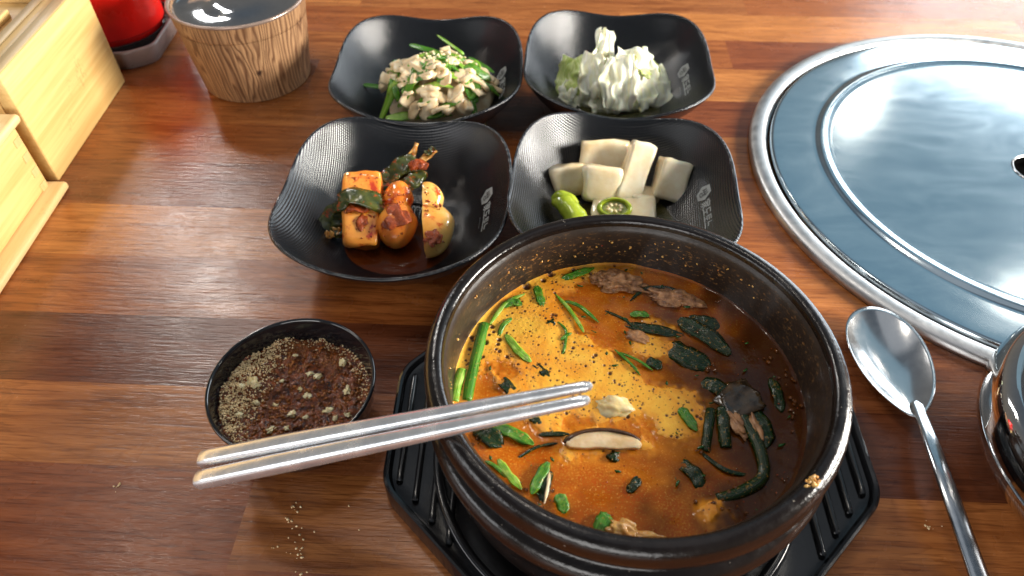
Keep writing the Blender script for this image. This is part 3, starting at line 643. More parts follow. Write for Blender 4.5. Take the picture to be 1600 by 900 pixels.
puddle('cabbage_brine', 'shallow clear brine around the pickled cabbage', B2+Vector((0.010, -0.004, 0.0048)), 0.036, m_liquid('brine_b', (0.07, 0.065, 0.02), 0.5), 5)
puddle('salad_dressing', 'thin dark dressing under the scallion salad', B1+Vector((0.008, -0.004, 0.0048)), 0.035, m_liquid('dressing', (0.08, 0.045, 0.01), 0.5), 7)
puddle('kimchi_juice', 'thin reddish kimchi juice on the bowl floor', B3+Vector((-0.002, -0.012, 0.0048)), 0.028, m_liquid('kjuice', (0.16, 0.030, 0.003), 0.55), 9, (1.15, 0.8))

# ---------------------------------------------------------------- bowl 3: radish kimchi
GK = 'radish kimchi pieces'
k1 = thing('radish_kimchi', 'blocky orange radish kimchi wrapped across by a dark leaf', 'kimchi piece', at(566, 328, 0.0200), 0, GK); k1.rotation_euler = (R(-60), R(3), R(2))
obj('flesh', chunk(0.0108, 0.0062, 0.0225, 11, 0.22, 0.07, cuts=9, taper=-0.02), M['kimchi'], k1)
obj('leaf', ribbon([(-0.0145, 0.002, 0.000), (-0.0115, -0.0050, 0.002), (-0.006, -0.0078, 0.005), (0.002, -0.0084, 0.004), (0.0108, -0.0050, 0.001), (0.012, 0.003, 0.000)], 0.0115, 0.0022, (0, -1, 0.3), 0.12, (0.7, 0.6), 28, 3, wob=0.002), M['kleaf'], k1)
obj('leaf', ribbon([(-0.009, -0.0065, -0.003), (-0.003, -0.0078, -0.002), (0.005, -0.0072, -0.0030)], 0.0045, 0.002, (0, -1, 0.3), 0.1, (0.5, 0.4), 18, 5, wob=0.003), M['chili'], k1)
obj('chili_clump', blob(0.0034, 3, 0.55, 4, (1, 0.28, 1.4), 1.6), M['chili'], k1, (0.0012, -0.0060, -0.0110))
def half_radish(cut=-0.10, sx=0.0155, sy=0.0095, sz=0.0225, up=0.30):
    bm = bmesh.new(); bmesh.ops.create_uvsphere(bm, u_segments=40, v_segments=28, radius=1)
    for v in bm.verts:
        c = v.co.copy(); waist = 1-0.30*math.exp(-((c.z-up)*4.5)**2); top = 1.0 if c.z < up else 0.82
        x = c.x*waist*top; x = max(x, cut+0.02*nz(c.y*2, c.z*2, 0)); n = 0.03*nz(c.x*2, c.y*2, c.z*2, 1.4, 4)
        v.co = Vector(((x+n)*sx, c.y*waist*top*sy+n*sy*0.6, c.z*sz))
    return bm
k2 = thing('radish_kimchi', 'round whole radish kimchi with dark stems between the two others', 'kimchi piece', at(621, 335, 0.0190), 0, GK); k2.rotation_euler = (R(-62), R(-6), R(-4))
obj('flesh', half_radish(-1.2, 0.0125, 0.0100, 0.0205, 0.15), M['kimchi'], k2)
obj('chili_clump', blob(0.0060, 6, 0.5, 4, (1.1, 0.28, 1.0), 1.5), M['chili'], k2, (0.0010, -0.0085, -0.005))
k3 = thing('radish_kimchi', 'pale half radish kimchi showing its straight cut side', 'kimchi piece', at(668, 343, 0.0195), 0, GK); k3.rotation_euler = (R(-60), R(-4), R(2))
clean(obj('flesh', half_radish(), M['kimchi_p'], k3), 50)
obj('chili_clump', blob(0.0032, 16, 0.6, 4, (1.2, 0.25, 1), 1.6), M['chili'], k3, (0.004, -0.0088, -0.014))
ks = thing('radish_greens', 'clump of chili coated leaf stems sticking up behind the round radish', 'kimchi greens', at(640, 268, 0.014), 0, GK)
def rel(px, py, z, T): return at(px, py, z)-T.location
for pts, wd, mt, nm in [([(600, 300, .016), (620, 275, .022), (640, 250, .028), (652, 224, .034)], 0.0042, 'kstem', 'stem'), ([(615, 300, .016), (640, 270, .024), (664, 248, .028), (682, 236, .030)], 0.0040, 'kstem', 'stem'),
                        ([(606, 290, .020), (625, 262, .028), (648, 246, .030)], 0.010, 'kleaf', 'leaf'), ([(596, 300, .018), (612, 275, .024), (635, 262, .026), (655, 266, .024)], 0.011, 'kleaf', 'leaf'),
                        ([(625, 300, .020), (645, 285, .024), (662, 268, .026)], 0.009, 'kleaf', 'leaf'), ([(600, 318, .016), (610, 300, .022), (630, 288, .025)], 0.007, 'kstem', 'stem'), ([(640, 262, .030), (655, 256, .032), (668, 262, .030)], 0.006, 'chili', 'chili_clump'),
                        ([(665, 242, .030), (674, 236, .032), (680, 232, .033)], 0.004, 'kleaf', 'leaf')]:
    obj(nm, ribbon([rel(x, y, z, ks) for x, y, z in pts], wd, 0.0026, (0, -0.6, 1), 0.25, (0.6, 0.6), 24, wd*900, wob=0.003), M[mt], ks)
kl = thing('kimchi_leaf', 'dark green kimchi leaf hanging left of the blocky radish', 'kimchi greens', at(522, 345, 0.008), 0, GK)
for pts, wd, mt, nm in [([(508, 372, .008), (514, 348, .012), (530, 328, .018), (548, 318, .022)], 0.011, 'kleaf', 'blade'), ([(530, 372, .008), (528, 350, .014), (536, 330, .020)], 0.009, 'kleaf', 'blade'), ([(508, 368, .010), (520, 366, .010), (532, 356, .012)], 0.005, 'kstem', 'stem')]:
    obj(nm, ribbon([rel(x, y, z, kl) for x, y, z in pts], wd, 0.0024, (0, -0.5, 1), 0.25, (0.5, 0.6), 24, wd*700, wob=0.003), M[mt], kl)

fl_ = random.Random(5)
for kk, (hx_, hz_, off_) in ((k1, (0.009, 0.019, -0.0066)), (k2, (0.008, 0.016, -0.0088)), (k3, (0.010, 0.017, -0.0088))):
    P_, S_ = [], []
    for i in range(60):
        x, z = fl_.uniform(-1, 1), fl_.uniform(-1, 1); y = off_*(1-0.35*x*x-0.15*z*z) if kk != k1 else off_+0.0006*abs(x)**3
        if kk == k3: x = abs(x)*0.9
        P_.append((x*hx_, y+0.0004, z*hz_)); S_.append(fl_.uniform(0.0003, 0.0009))
    scatter('chili_flakes', None, None, P_, S_, M['chili'], 31, (1.3, 0.5, 1), parent=kk)

# ---------------------------------------------------------------- stone pot, stand, soup
PC = Vector((0.0448, 0.1642, 0))
st = thing('pot_stand', 'black plastic pot stand with cut corners and raised ribs under the stone pot', 'pot stand', (0.0505, 0.1750, 0), R(-1.8))
hw, hs = 0.1050, 0.0305
oct_ = [(hw, -hs), (hw, hs), (hs, hw), (-hs, hw), (-hw, hs), (-hw, -hs), (-hs, -hw), (hs, -hw)]
def grow(poly, d): 
    return [(x*(1+d/math.hypot(x, y)), y*(1+d/math.hypot(x, y))) for x, y in poly]
def rounded(poly, r, k=5):
    out = []; n = len(poly)
    for i in range(n):
        p = Vector(poly[i]); a = (Vector(poly[i-1])-p).normalized(); b = (Vector(poly[(i+1) % n])-p).normalized()
        A, B = p+a*r, p+b*r
        for t in range(k+1): s = t/k; out.append(tuple(A*(1-s)**2+p*2*s*(1-s)+B*s*s))
    return out
def tray_mesh():
    rings = []; 
    for d, z in ((-0.002, 0.0), (0.0, 0.001), (0.0, 0.0125), (-0.0004, 0.0138), (-0.0014, 0.0144), (-0.0026, 0.0140), (-0.0034, 0.0128), (-0.0038, 0.0110), (-0.006, 0.0106)):
        rings.append([(x, y, z) for x, y in rounded(grow(oct_, d), 0.008)])
    n = len(rings[0]); v = [p for r_ in rings for p in r_]; f = []
    for i in range(len(rings)-1):
        for k in range(n): f.append((i*n+k, i*n+(k+1) % n, (i+1)*n+(k+1) % n, (i+1)*n+k))
    f.append(tuple(reversed(range(n)))); f.append(tuple((len(rings)-1)*n+k for k in range(n)))
    return v, f
clean(obj('plate', tray_mesh(), M['stand'], st), 35)
for s in (-1, 1):
    for k in range(4):
        x = s*(hw-0.0075-0.0078*k); L = hs+0.0078*k+0.000
        y0, y1 = -(L-0.004), (L-0.004)
        pts = [(x, y0, 0.0107), (x, y0+0.004, 0.0122), (x, y1-0.004, 0.0122), (x, y1, 0.0107)]
        obj('rib', tube(pts, 0.0014, 24, 10, 1.0), M['stand'], st)
ring = lathe(smooth_prof([(0.0790, 0.0100), (0.0785, 0.0140), (0.0770, 0.0150), (0.0750, 0.0140), (0.0740, 0.0100)], 4), 128)
obj('seat_ring', ring, M['stand'], st, (PC.x-0.0505, PC.y-0.1750, 0))
pot = thing('stone_pot', 'black speckled stoneware pot full of orange soup', 'pot', PC)
outer = smooth_prof([(0.0698, 0.0815), (0.0705, 0.0838), (0.0722, 0.0848), (0.0746, 0.0842), (0.0764, 0.0822), (0.0771, 0.0790), (0.0770, 0.0755), (0.0757, 0.0728), (0.0735, 0.0712), (0.0727, 0.0685), (0.0732, 0.0660), (0.0762, 0.0638), (0.0778, 0.0605), (0.0774, 0.0565), (0.0754, 0.0535), (0.0736, 0.0450), (0.0725, 0.0330), (0.0695, 0.0220), (0.0640, 0.0140), (0.0600, 0.0112)], 5)
outer += [Vector((0.0, 0.0112))]
obj('body', lathe(outer, 200), M['stone'], pot)
inner = smooth_prof([(0.0698, 0.0815), (0.0686, 0.0790), (0.0681, 0.0740), (0.0676, 0.0640), (0.0668, 0.0560), (0.0640, 0.0400), (0.054, 0.0250), (0.03, 0.0200)], 5)+[Vector((0, 0.0200))]
obj('inner_wall', lathe(inner, 200), M['stone_in'], pot)

SZ = 0.0600
soup = thing('soup', 'spicy orange beef soup with yellow foam filling the stone pot', 'soup', (PC.x, PC.y, 0))
def poly_px(L, z=SZ): return np.array([[at(x, y, z).x, at(x, y, z).y] for x, y in L])
foam_poly = poly_px([(1010, 411), (1000, 420), (965, 424), (930, 430), (900, 443), (873, 462), (880, 482), (898, 497), (905, 520), (935, 540), (955, 556), (985, 578), (1013, 596), (1043, 609), (1083, 619), (1095, 637), (1094, 660), (1078, 687), (1050, 686), (1031, 674), (1021, 652), (1003, 646), (985, 652), (1000, 668), (1004, 688), (1012, 700), (985, 707), (940, 710), (888, 716), (876, 706), (888, 688), (860, 680), (835, 668), (812, 650), (796, 625), (780, 600), (772, 585), (760, 572), (748, 580), (742, 605), (735, 640), (720, 668), (690, 640), (690, 540), (760, 440), (880, 390)])
patches = [(poly_px([(872, 668), (880, 655), (900, 648), (918, 654), (924, 668), (910, 676), (885, 678)]), 1), (poly_px([(940, 668), (962, 655), (990, 650), (1000, 668), (1003, 690), (965, 690), (940, 684)]), 1),
           (poly_px([(762, 578), (775, 565), (800, 566), (818, 578), (812, 592), (790, 595), (770, 590)]), 1)]
extra = [poly_px([(985, 530), (1010, 522), (1050, 536), (1046, 556), (1020, 562), (1000, 552), (985, 545)]), poly_px([(1005, 500), (1052, 512), (1050, 520), (1004, 510)]), poly_px([(1098, 796), (1118, 790), (1124, 803), (1108, 812)])]
def sdist(P, poly):
    "signed distance, negative inside"
    n = len(poly); d = np.full(len(P), 1e9); ins = np.zeros(len(P), bool)
    for i in range(n):
        a = poly[i]; b = poly[(i+1) % n]; ab = b-a; t = np.clip(((P-a)@ab)/(ab@ab+1e-12), 0, 1); q = a+t[:, None]*ab; d = np.minimum(d, np.hypot(*(P-q).T))
        cond = (a[1] > P[:, 1]) != (b[1] > P[:, 1]); xi = (b[0]-a[0])*(P[:, 1]-a[1])/(b[1]-a[1]+1e-12)+a[0]; ins ^= cond & (P[:, 0] < xi)
    return np.where(ins, -d, d)
def vnoise(P, s, seed):
    rs = np.random.default_rng(seed); G = rs.random((256, 256)); X = P*s+37.3; i = np.floor(X).astype(int); f = X-i; f = f*f*(3-2*f)
    g = lambda a, b: G[(i[:, 0]+a) % 256, (i[:, 1]+b) % 256]
    return (g(0, 0)*(1-f[:, 0])+g(1, 0)*f[:, 0])*(1-f[:, 1])+(g(0, 1)*(1-f[:, 0])+g(1, 1)*f[:, 0])*f[:, 1]
def build_soup():
    RS = 0.0680; h = 0.00023; n = int(RS/h)+1
    ax = np.arange(-n, n+1)*h; X, Y = np.meshgrid(ax, ax, indexing='ij'); P = np.stack([X.ravel(), Y.ravel()], 1); rad = np.hypot(P[:, 0], P[:, 1])
    W = P+np.array([PC.x, PC.y])
    wob = (vnoise(W, 220, 1)-0.5)*0.004+(vnoise(W, 700, 2)-0.5)*0.0016
    sd = sdist(W, foam_poly)
    for p_, _ in patches: sd = np.maximum(sd, -sdist(W, p_))
    for p_ in extra: sd = np.minimum(sd, sdist(W, p_)+0.0004)
    sd = sd+wob
    foam = 1/(1+np.exp(sd/0.00028)); hgt = 1/(1+np.exp(sd/0.0012)); edge = 1/(1+np.exp((sd+(vnoise(W, 500, 31)-0.5)*0.004)/0.0016))
    pit = np.zeros(len(P)); bub = np.zeros(len(P))
    rs = np.random.default_rng(5); k = 0; cand = []
    for (x, y, r) in [(823, 450, 1.9), (849, 441, 1.25), (860, 432, 1.35), (896, 424, 1.0), (810, 470, .8), (769, 513, 1.1), (771, 521, .8), (737, 530, 1.0), (780, 533, 1.1), (778, 540, .9), (759, 538, 1.2), (780, 551, .9), (792, 559, .8), (775, 548, .7), (868, 495, .8), (862, 498, .6), (895, 546, .8), (897, 537, .6), (910, 548, .6), (987, 572, .8), (936, 672, .9), (700, 600, .9), (802, 575, .6), (755, 560, .7), (960, 600, .5), (960, 418, .6), (1000, 640, .5), (990, 584, .6), (745, 548, .8), (764, 526, .7), (852, 500, .6)]:
        q = at(x, y, SZ); cand.append((q.x-PC.x, q.y-PC.y, r*0.00092))
    for i in range(3200):
        a = rs.random()*2*PI; r_ = 0.066*math.sqrt(rs.random()); cand.append((r_*math.cos(a), r_*math.sin(a), float(np.clip(0.00021*np.exp(rs.normal(0, 0.5)), 0.00016, 0.0008))))
    Gx = P[:, 0].reshape(X.shape); Gy = P[:, 1].reshape(X.shape); pit = pit.reshape(X.shape); bub = bub.reshape(X.shape); F = foam.reshape(X.shape)
    for cx, cy, r in cand:
        i0, j0 = int(round(cx/h))+n, int(round(cy/h))+n; m = int(r*2.2/h)+2
        if not (0 <= i0 < X.shape[0] and 0 <= j0 < X.shape[1]) or F[i0, j0] < 0.5: continue
        sl = (slice(max(0, i0-m), i0+m+1), slice(max(0, j0-m), j0+m+1))
        d = np.hypot(Gx[sl]-cx, Gy[sl]-cy)/r
        b = 1/(1+np.exp((d-1)/0.13)) 
        bub[sl] = np.maximum(bub[sl], b); pit[sl] = np.maximum(pit[sl], b*r*0.7-0.25*r*np.exp(-((d-1.25)/0.25)**2))
    pit = pit.ravel(); bub = bub.ravel()
    z = SZ+hgt*0.0010+(vnoise(W, 900, 4)-0.5)*0.00012*foam+(vnoise(W, 120, 6)-0.5)*0.0006 - pit*foam
    z += np.clip((rad-0.0655)/0.0025, 0, 1)**2*0.0010
    clear = 1/(1+np.exp(-((P[:, 0]*0.92-P[:, 1]*0.12)-0.018+(vnoise(W, 60, 11)-0.5)*0.030+(vnoise(W, 170, 12)-0.5)*0.012)/0.0055))  # clear broth on the right, with the pot wall's shade painted in
    ok = rad <= 0.0678; idx = -np.ones(len(P), int)
    q = np.arange(len(P)).reshape(X.shape); a, b, c, d = q[:-1, :-1].ravel(), q[1:, :-1].ravel(), q[1:, 1:].ravel(), q[:-1, 1:].ravel()
    keep = ok[a] & ok[b] & ok[c] & ok[d]; Q = np.stack([a, b, c, d], 1)[keep]
    isf = foam[Q].mean(1) > 0.5
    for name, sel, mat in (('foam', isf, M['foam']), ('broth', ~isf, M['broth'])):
        qq = Q[sel]; u, inv = np.unique(qq, return_inverse=True); inv = inv.reshape(qq.shape)
        me = bpy.data.meshes.new(name); nv = len(u); nf = len(inv)
        me.vertices.add(nv); me.vertices.foreach_set('co', np.stack([P[u, 0], P[u, 1], z[u]], 1).ravel().astype(np.float32))
        me.loops.add(nf*4); me.loops.foreach_set('vertex_index', inv.ravel().astype(np.int32))
        me.polygons.add(nf); me.polygons.foreach_set('loop_start', (np.arange(nf)*4).astype(np.int32)); me.update(calc_edges=True)
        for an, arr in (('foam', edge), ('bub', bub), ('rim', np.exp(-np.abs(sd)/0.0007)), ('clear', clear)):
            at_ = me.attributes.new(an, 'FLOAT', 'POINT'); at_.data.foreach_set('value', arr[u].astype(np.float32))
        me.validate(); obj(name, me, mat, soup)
def m_foam():
    t = NT('soup_foam'); v = t.coord('Object'); 
    big = t.noise(v, 55, 4, 0.55, 0.8); c = t.mix(t.ramp(big, [(0.35, 0.0), (0.62, 1.0)]), (0.80, 0.28, 0.010), (0.93, 0.51, 0.055))
    fl = t.ramp(t.noise(v, 1500, 3, 0.7), [(0.56, 0.0), (0.70, 1.0)]); red = t.ramp(t.noise(v, 90, 3), [(0.52, 0.0), (0.66, 0.8)])
    c = t.mix(t.math('MULTIPLY', fl, red), c, (0.60, 0.11, 0.008))
    c = t.mix(t.math('MULTIPLY', t.math('SUBTRACT', 1.0, t.attr('foam')), 1.1, True), c, (0.74, 0.24, 0.012))
    c = t.mix(t.math('POWER', t.attr('bub'), 0.8), c, (0.10, 0.025, 0.003))
    mic = t.voro(v, 1500); h = t.math('MULTIPLY', mic.outputs['Distance'], -1.0)
    t.bs(col=c, rough=0.34, sss=0.15, sssr=(1, 0.5, 0.15), ssss=0.0015, spec=0.45); t.bump(h, 0.25, 0.0003); return t.m
def m_broth():
    t = NT('soup_broth'); v = t.coord('Object')
    clear_shade = t.attr('clear')
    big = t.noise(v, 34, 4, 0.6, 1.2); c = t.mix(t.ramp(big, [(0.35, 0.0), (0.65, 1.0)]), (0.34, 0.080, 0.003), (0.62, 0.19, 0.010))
    gr = t.noise(v, 1300, 3, 0.75); m2 = t.ramp(t.noise(v, 60, 3, 0.6, 0.5), [(0.38, 0.1), (0.60, 0.9)])
    c = t.mix(t.math('MULTIPLY', t.ramp(gr, [(0.46, 0.0), (0.56, 1.0)]), m2), c, (0.50, 0.082, 0.004))
    c = t.mix(t.math('MULTIPLY', t.ramp(gr, [(0.30, 1.0), (0.42, 0.0)]), 0.85), c, (0.86, 0.40, 0.07))
    c = t.mix(t.math('MULTIPLY', clear_shade, 0.92), c, (0.014, 0.0045, 0.001))  # darkens the right side: clear broth tone plus painted shade
    c = t.mix(t.math('MULTIPLY', t.attr('foam'), 1.5, True), c, (0.72, 0.26, 0.02))
    t.bs(col=c, rough=0.10, spec=0.26, sss=0.1, sssr=(1, 0.4, 0.1), ssss=0.002)
    hh = t.math('ADD', t.noise(v, 120, 3), t.math('MULTIPLY', t.noise(v, 900, 2), 0.12)); t.bump(hh, 0.30, 0.0008); return t.m
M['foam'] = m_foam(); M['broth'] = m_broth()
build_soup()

GS = 'scallion pieces in the soup'
def scal(label, pts, wid, mat='green', z=0.0006, fold=0.35, thick=0.0008, tub=False, group=GS, cat='scallion', name='scallion_piece'):
    c = at(*pts[0][:2], SZ); hs_ = (len(label)*7 % 10)/10; P = [at(p[0], p[1], SZ+(p[2] if len(p) > 2 else 0))-c+Vector((0, 0, (0.0011 if tub else (0.0008 if mat == 'green_d' else 0.0014))-(0.0014 if mat == 'green_d' else 0.0008)*abs(2*i_/(len(pts)-1)-1.0)*(0.4+hs_))) for i_, p in enumerate(pts)]
    me = tube(P, wid/2, 18, 12, 0.7, (1, 0.85)) if tub else ribbon(P, wid*0.9, thick, (0, -0.15, 1), fold*0.6, (0.3, 0.2), 30, len(label), wob=(0.0010 if mat == 'green_d' else 0.0005) if wid > 0.003 else 0.0002)
    return tag(obj(name, me, M.get('s_'+mat, M[mat]), None, c), label, cat, group)
scal('thick dark scallion stalk lying along the left pot wall', [(757, 508), (748, 545), (738, 585), (729, 628)], 0.0048, 'green', tub=True)
scal('bright green scallion stalk squeezed against the left pot wall', [(722, 580), (714, 605), (710, 630)], 0.0046, 'green_l', tub=True)
scal('wide scallion leaf pointing right at the top of the foam', [(878, 439), (900, 432), (928, 421)], 0.0040, 'green')
scal('short upright scallion leaf beside the large bubbles', [(838, 449), (842, 465), (848, 482)], 0.0042, 'green')
scal('curved scallion sliver left of the upright leaf', [(800, 498), (786, 512), (779, 528)], 0.0024, 'green')
scal('long light to dark scallion running down the foam towards the chopsticks', [(790, 525), (810, 552), (830, 568)], 0.0040, 'green_l')
scal('dark lower half of the long scallion in the foam', [(830, 565), (848, 582), (862, 602)], 0.0040, 'green_d')
scal('dark scallion leaf under the chopsticks on the left', [(779, 590), (792, 605), (804, 618)], 0.0052, 'green_d')
scal('dark scallion tip coming out below the chopsticks', [(826, 652), (836, 658), (845, 668)], 0.0036, 'green_d')
scal('thin pale scallion thread on the edge of the foam', [(868, 462), (888, 485), (905, 510), (912, 522)], 0.0020, 'green_l')
scal('narrow scallion leaf beside the thin pale thread', [(882, 472), (905, 482), (935, 505)], 0.0022, 'green')
scal('small dark oval scallion leaf in the open foam', [(858, 499), (860, 506), (862, 513)], 0.0042, 'green_d')
scal('short slanted scallion chip right of the oval leaf', [(876, 534), (884, 528), (893, 523)], 0.0018, 'green')
scal('scallion rings and scraps by the upper left foam edge', [(782, 483), (800, 476), (816, 479)], 0.0042, 'green')
scal('broad dark scallion strip across the upper middle of the broth', [(976, 508), (1005, 514), (1035, 519), (1068, 523)], 0.0052, 'green_d')
scal('small green scallion chip above the broad dark strip', [(984, 494), (1000, 494), (1014, 496)], 0.0034, 'green')
scal('long dark scallion leaf sinking to the right of the broad strip', [(1060, 500), (1085, 516), (1110, 530), (1140, 556)], 0.0090, 'green_d')
scal('folded dark leaf above the sinking long leaf', [(1075, 498), (1100, 505), (1128, 512)], 0.0068, 'green_d')
scal('green fold at the tip of the right foam tongue', [(1062, 640), (1072, 655), (1088, 676)], 0.0046, 'green')
scal('left one of two dark stalks standing right of the foam tongue', [(1111, 640), (1106, 670), (1102, 705)], 0.0042, 'green_d', tub=True)
scal('right one of two dark stalks standing right of the foam tongue', [(1130, 640), (1130, 670), (1134, 700)], 0.0052, 'green_d', tub=True)
scal('long dark stalk curling along the right side of the broth', [(1138, 600), (1160, 650), (1185, 700), (1192, 745), (1160, 768), (1120, 778)], 0.0050, 'green_d', tub=True)
scal('scallion strip floating just below the lower chopstick', [(772, 668), (800, 680), (834, 696)], 0.0052, 'green')
scal('crumpled dark green leaf beside the left rim', [(745, 668), (762, 682), (785, 696)], 0.0080, 'green_d', fold=0.6)
scal('thin scallion running to the mushroom slice', [(842, 680), (865, 680), (890, 679)], 0.0022, 'green_d')
scal('bright yellow green scallion near the lower left rim', [(778, 720), (795, 745), (815, 766)], 0.0034, 'green_l')
scal('thin dark scallion crossing the bright yellow green one', [(758, 722), (775, 733), (790, 748)], 0.0018, 'green')
scal('twin leaved scallion standing in the lower broth, left blade', [(857, 725), (842, 750), (830, 775)], 0.0042, 'green')
scal('twin leaved scallion standing in the lower broth, right blade', [(858, 730), (852, 758), (846, 786)], 0.0044, 'green_d')
scal('pale thin sliver right of the twin leaved scallion', [(858, 740), (856, 762), (850, 790)], 0.0012, 'white_veg')
scal('small green scallion bit right under the mushroom slice', [(952, 708), (958, 715), (966, 716)], 0.0046, 'green_d')
scal('small slanted leaf in the lower right broth', [(998, 748), (990, 760), (980, 770)], 0.0040, 'green_d')
scal('scallion curl by the lower rim, left one', [(872, 775), (878, 790), (882, 805)], 0.0050, 'green')
scal('scallion curl by the lower rim, right one', [(950, 805), (942, 818), (932, 835)], 0.0060, 'green')
scal('long thin stem drifting from the foam edge to the right', [(930, 480), (975, 500), (1010, 530), (1040, 540)], 0.0015, 'green_d')
scal('thin curved stem beside the small oval scallion leaf', [(872, 505), (884, 520), (882, 545), (878, 556)], 0.0014, 'green')
scal('thin stem above the beef slices at the back', [(985, 470), (1010, 452), (1045, 452), (1078, 464)], 0.0020, 'green_d')
scal('thin bright stem along the upper left wall of foam', [(765, 510), (790, 478), (820, 462)], 0.0022, 'green_l')
scal('long thin stem across the lower broth', [(800, 720), (840, 700), (880, 690)], 0.0013, 'green_d')
scal('thin dark stem bent along the lower right broth', [(1090, 700), (1130, 735), (1175, 742)], 0.0020, 'green_d')
scal('wide limp dark leaf spread beside the sinking long leaf', [(1040, 540), (1075, 560), (1110, 572)], 0.0110, 'green_d', fold=0.1)
scal('dark leaf curled above the two dark stalks', [(1095, 600), (1120, 606), (1140, 622)], 0.0075, 'green_d', fold=0.1)
scal('dark limp leaf between the far stalk and the pot wall', [(1170, 640), (1190, 668), (1196, 700)], 0.0085, 'green_d', fold=0.1)
scal('faint dark leaf in the lower right of the broth', [(1060, 720), (1085, 742), (1100, 770)], 0.0060, 'green_d', fold=0.1)
scal('olive leaf end near the right side bubbles', [(1205, 590), (1215, 620), (1222, 645)], 0.0050, 'green_d', fold=0.1)
scal('thin thread of scallion across the right foam', [(960, 548), (985, 572), (1000, 588)], 0.0014, 'green')
scal('thin thread of scallion above the right foam', [(968, 552), (995, 566), (1020, 580)], 0.0014, 'green')
scal('green leaf scrap at the right edge of the foam', [(1010, 566), (1022, 570), (1034, 576)], 0.0050, 'green_d')
def soup_bit(name, label, cat, px, py, me, mat, rot=(0, 0, 0), dz=0.0015, group=None):
    return tag(obj(name, me, M[mat], None, at(px, py, SZ+dz), tuple(R(a) for a in rot)), label, cat, group)
GM = 'pieces of beef in the soup'
soup_bit('beef_piece', 'curly brown beef piece at the top of the soup', 'beef', 968, 443, blob(0.0062, 21, 0.42, 4, (1.75, 0.85, 0.42), 2.6), 'meat', (5, 0, -10), 0.0010, GM)
soup_bit('beef_piece', 'small curl of beef left of the big top piece', 'beef', 943, 436, blob(0.0036, 25, 0.42, 4, (1.5, 0.9, 0.5), 2.6), 'meat', (5, 0, 20), 0.0008, GM)
soup_bit('beef_piece', 'flat beef slice with dark top on the upper right', 'beef', 1052, 466, blob(0.0060, 22, 0.42, 4, (2.0, 0.65, 0.40), 2.4), 'meat', (8, 3, -14), 0.0010, GM)
soup_bit('beef_piece', 'small beef scrap under the broad dark scallion strip', 'beef', 996, 527, chunk(0.0045, 0.0024, 0.0014, 23, 0.5, 0.25, 6, freq=3), 'meat', (0, 0, -24), 0.0008, GM)
soup_bit('beef_piece', 'brown beef strip among the dark stalks on the right', 'beef', 1150, 660, blob(0.0032, 24, 0.3, 4, (0.75, 2.2, 0.45), 1.8), 'meat', (0, 4, 18), 0.0008, GM)
soup_bit('beef_piece', 'reddish beef strip at the far right of the stalks', 'beef', 1180, 668, blob(0.0030, 27, 0.3, 4, (0.7, 2.2, 0.45), 1.8), 'meat', (0, 4, 10), 0.0006, GM)
soup_bit('beef_piece', 'golden beef scrap at the bottom rim of the soup', 'beef', 975, 832, blob(0.0042, 26, 0.42, 4, (1.3, 0.8, 0.6), 2.4), 'kstem', (0, 0, -30), 0.0010, GM)
soup_bit('beef_piece', 'flat golden beef strip beside the bottom rim scrap', 'beef', 1004, 842, blob(0.0040, 28, 0.42, 4, (1.9, 0.5, 0.4), 2.4), 'kstem', (0, 0, -6), 0.0008, GM)
soup_bit('mushroom_slice', 'dark wood ear mushroom lump on the right of the soup', 'mushroom', 1155, 625, chunk(0.0080, 0.0065, 0.0016, 31, 0.6, 0.25, 8, freq=2.5), 'meat_d', (0, 0, 30), 0.0006)
soup_bit('egg_curd', 'small cream coloured egg curd right of the chopstick tips', 'egg', 962, 636, blob(0.0052, 33, 0.35, 3, (1.3, 0.75, 0.45), 1.8), 'egg', (0, 0, -10), 0.0010)
sh = thing('shiitake_slice', 'cream shiitake slice with dark brown skin floating below the foam', 'mushroom', at(943, 697, SZ+0.0014)); sh.rotation_euler = (R(12), 0, R(-1))
def arc_slab(rx, ry, th, n=28, inner=0.0):
    top = [(rx*math.cos(PI-PI*k/n), ry*math.sin(PI*k/n)**1.05) for k in range(n+1)]; bot = [(rx*(1-2*k/n)*0.98, 0.0002*math.sin(k*0.5)-0.0012) for k in range(n, -1, -1)][::-1]
    return top, bot
tp, bt = arc_slab(0.0138, 0.0056, 0.003)
def solid(top, bot, z0, z1):
    n = len(top); bm = bmesh.new(); poly = top+bot[1:-1]; return prism(poly, z0, z1, 0.0004, 2)
obj('flesh', solid(tp, bt, -0.0008, 0.0016), M['shiitake'], sh)
obj('skin', ribbon([(x*1.02, y*1.04+0.0002, 0.0005) for x, y in tp[1:-1:3]], 0.0042, 0.0013, (0, 1, 0.5), 0, (0.5, 0.5), 40), M['shiitake_skin'], sh)
rs = random.Random(3); P_, S_ = [], []
for i in range(60):
    a = rs.uniform(0, 2*PI); r_ = 0.064*math.sqrt(rs.random()); P_.append((r_*math.cos(a), r_*math.sin(a), SZ+0.0010)); S_.append(rs.uniform(0.0002, 0.0008))
scatter('herb_flecks', None, None, P_, S_, M['green_d'], 1, (2.0, 0.8, 0.5), parent=soup)
P_, S_ = [], []
for i in range(260):
    a = rs.uniform(0, 2*PI); r_ = 0.065*math.sqrt(rs.random()); P_.append((r_*math.cos(a), r_*math.sin(a), SZ+0.0007)); S_.append(rs.uniform(0.00012, 0.00032))
scatter('chili_flecks', None, None, P_, S_, M['chili'], 2, (1.4, 1, 0.5), parent=soup)
P_, S_ = [], []
